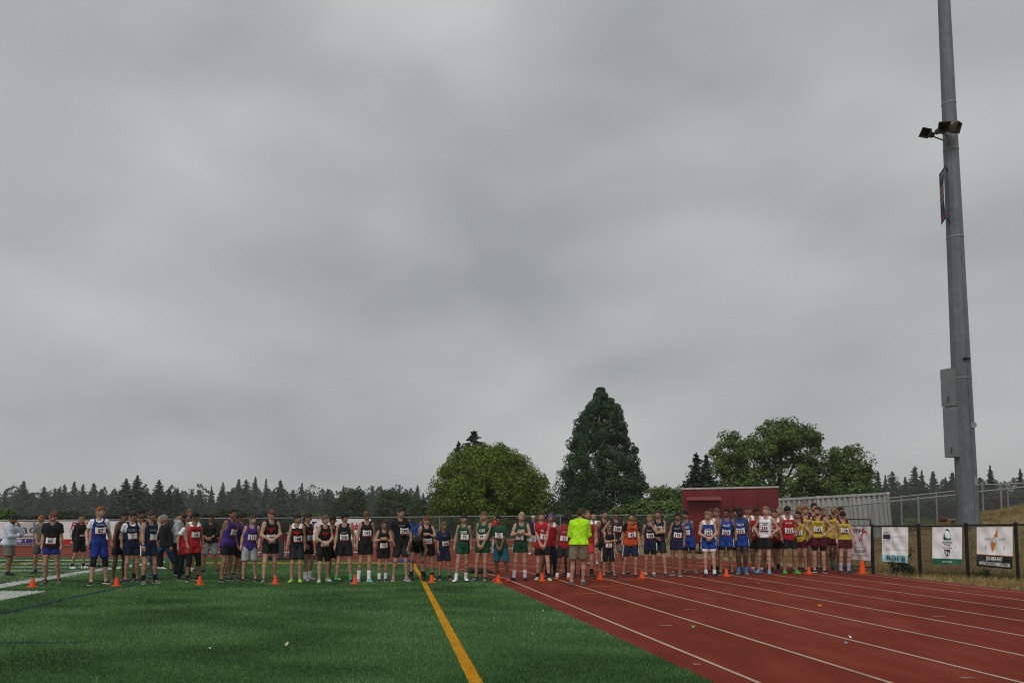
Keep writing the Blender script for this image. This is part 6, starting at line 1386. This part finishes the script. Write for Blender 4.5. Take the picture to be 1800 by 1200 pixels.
# ------------------------------------------------------------------ clothes left lying on the ground
def heap(name, lab, cat, px, py, w, h, d, m_, seed, grp):
    g = random.Random(seed); pr = []
    for k in range(9):
        x, y = g.uniform(-.5, .5) * w, g.uniform(-.5, .5) * d; r_ = g.uniform(.35, .6) * h; pr.append((Vector((x, y, r_ * .5)), Vector((x + g.uniform(-.2, .2) * w, y + g.uniform(-.2, .2) * d, r_ * .3)), r_, r_ * .7))
    V_, Q_ = surfnet(pr, .022, .06, 0, [('p', (0, 0, 0), (0, 0, -1))], (.010, seed)); o = link(name, np_mesh(name, V_, Q_, m_), None); o.location = G(px, py, .008); tag(o, lab, cat, grp); return o
heap('jacket', 'dark jacket heaped on the turf behind the runner with bib 77', 'jacket', 838, 1006, .42, .17, .3, cloth('charcoal'), 3, 'clothes on the turf')
heap('jacket', 'flat dark jacket on the turf edge left of the red shoes', 'jacket', 862, 1006, .45, .10, .3, cloth('charcoal'), 4, 'clothes on the turf')
heap('sports_bag', 'blue bag on the turf behind the tall runner with bib 290', 'bag', 703, 988.5, .40, .14, .25, cloth('blue'), 5, 'bags at the turf edge')
heap('sports_bag', 'purple-blue bag at the far end of the yellow line', 'bag', 719, 988.5, .42, .16, .25, cloth('purple'), 6, 'bags at the turf edge')
# ------------------------------------------------------------------ small litter
lit = {'yellow': (.62, .36, .02), 'green': (.15, .40, .10), 'sky': (.20, .50, .62), 'white': (.66, .66, .64), 'cream': (.52, .48, .22), 'rust': (.25, .06, .03), 'tan': (.42, .30, .18)}
for k, (x, y, c, w, lab) in enumerate(((1333, 1027, 'yellow', .12, 'yellow scrap on the track in front of the white singlet'), (1441, 1065.5, 'yellow', .065, 'yellow scrap on the track below bib 142'), (1218, 1103.5, 'green', .065, 'green scrap on the track in the second lane'),
                                 (1487, 1132, 'sky', .05, 'light blue scrap on the track'), (1496, 1121.5, 'white', .05, 'white scrap beside the light blue one on the track'), (504, 1134.5, 'cream', .045, 'pale yellow scrap on the turf in the middle foreground'), (368, 1142.5, 'white', .045, 'tiny white scrap on the turf at the left'),
                                 (869, 1087, 'tan', .05, 'tan leaf on the turf right of the yellow line'), (710, 1170, 'rust', .04, 'reddish leaf on the turf left of the yellow line'), (955, 1075, 'white', .03, 'tiny white scrap on turf near the track edge'), (936, 1115, 'white', .03, 'tiny white scrap on turf right of the tan leaf'))):
    g = random.Random(k); q = MB(); n = 7; V_ = [(0, 0, .03)]
    for i in range(n): t = 2 * math.pi * i / n; r_ = w * g.uniform(.25, .6); V_.append((r_ * math.cos(t), r_ * math.sin(t), g.uniform(.004, .05)))
    V_ += [(x_ * .96, y_ * .96, z_ - .004) for x_, y_, z_ in V_]
    q.add(V_, [(0, 1 + i, 1 + (i + 1) % n) for i in range(n)] + [(n + 1, n + 2 + (i + 1) % n, n + 2 + i) for i in range(n)])
    o = q.build('paper_scrap', mat('scrap_' + c, lit[c], .7)); o.location = G(x, y, .012); tag(o, lab, 'litter', 'scraps on the ground')
# ------------------------------------------------------------------ things on the bank
p = D(1757, 884, 28.6); e = empty('blocking_sled', (p.x, 28.6, tz(p.x, 28.6))); tag(e, 'faded red padded sports sled behind the bank fence right of the pole', 'sled')
sl = mat('sled_red', (.075, .024, .020), .8, .35, 6); z0 = e.location.z
m_ = MB(); m_.box((0, 0, D(1757, 881, 28.6).z - z0), (.36, .16, .26)); m_.build('pad', sl, e)
m_ = MB(); m_.box((0, 0, D(1757, 891, 28.6).z - z0), (.24, .12, .24)); m_.build('lower_pad', sl, e)
m_ = MB(); m_.tube([(0, .1, -.1), (0, .1, D(1757, 880, 28.6).z - z0)], .04, 8); m_.build('stem', galv, e)
for sg in (-1, 1):
    zt_ = D(1757, 876, 28.6).z - z0; m_ = MB(); m_.tube([(sg * .10, 0, zt_), (sg * .10, 0, zt_ + .10), (sg * .17, 0, zt_ + .10), (sg * .19, 0, zt_ + .02), (sg * .24, 0, zt_ + .02)], .014, 6); m_.build('hook', galv, e)
p = D(1672, 914, 23.5); gz = tz(p.x, 23.5); e = empty('plank_pile', (p.x, 23.5, max(gz, p.z - .12))); tag(e, 'pale plank lying on the bank beside the pole', 'planks')
m_ = MB(); m_.box((.2, 0, .16), (.62, .2, .04), Matrix.Rotation(R(-3), 3, 'Y')); m_.build('plank', mat('pale_wood', (.35, .30, .22), .8, .2, 8), e)
m_ = MB(); m_.box((.25, 0, .06), (.4, .18, .12)); m_.build('block', mat('old_wood', (.16, .12, .08), .9, .2, 8), e)
p2 = D(1672, 911, 23.2); o = MB(); o.tube([(-.11, 0, 0), (-.09, 0, 0), (.09, 0, 0), (.11, 0, 0)], [.07, .085, .085, .07], 12); ob = o.build('hose_reel', mat('reel_red', (.13, .05, .04), .7, .6, 9)); ob.location = (p2.x - .22, 23.3, max(tz(p2.x - .22, 23.3) + .085, p2.z - .02)); tag(ob, 'small red and white roll lying left of the pole on the bank', 'roll')
# weeds growing through the black fence
weed = leaf_mat('weed_leaves', (.02, .04, .012), (.05, .085, .022), (.10, .14, .04))
for (x, y, hh, lab) in ((1592, 1004, .75, 'leafy green weed growing up beside the clinic banner'), (1580, 1006, .45, 'low scrubby weed under the clinic banner'), (1738, 1010, .22, 'patch of low green weeds under the orange bolt banner'), (1612, 1003, .3, 'small weed just left of the second black post')):
    p = nfence(x); p = Vector((p.x, p.y + .18, 0)); e = empty('weed', (p.x, p.y, tz(p.x, p.y))); tag(e, lab, 'weed', 'weeds along the black fence'); q = MB(); cs = []
    for k in range(7):
        dx, dy = random.uniform(-.25, .25), random.uniform(-.15, .15); h_ = hh * random.uniform(.6, 1); q.tube([(0, 0, -.05), (dx * .4, dy * .4, h_ * .5), (dx, dy, h_)], [.008, .006, .003], 5)
        for f in np.linspace(.3, 1, 7): cs.append((dx * f + random.uniform(-.05, .05), dy * f, h_ * f))
    q.build('stem', bark_m, e); C = np.repeat(np.array(cs), 5, 0) + rng.normal(0, .035, (len(cs) * 5, 3)); V, T, tt = leaf_tris(C, np.full(len(C), .035), rng.uniform(0, 1, len(C))); link('foliage', np_mesh('foliage', V, T, weed, smooth=False, tint=tt), e)
# ------------------------------------------------------------------ haze
hz_ = MB(); hz_.box((0, 760, 28.5), (3300, 1800, 60))
hm_ = bpy.data.materials.new('haze'); hm_.use_nodes = True; nt = hm_.node_tree; nt.nodes.clear(); o_ = nt.nodes.new('ShaderNodeOutputMaterial'); v_ = nt.nodes.new('ShaderNodeVolumePrincipled')
v_.inputs['Color'].default_value = (.95, .96, .97, 1); v_.inputs['Density'].default_value = HAZE; v_.inputs['Anisotropy'].default_value = 0.2; nt.links.new(v_.outputs[0], o_.inputs['Volume'])
ho = hz_.build('haze', hm_); ho.display_type = 'WIRE'; tag(ho, 'thin pale haze over the field and distant trees', 'haze', kind='stuff')
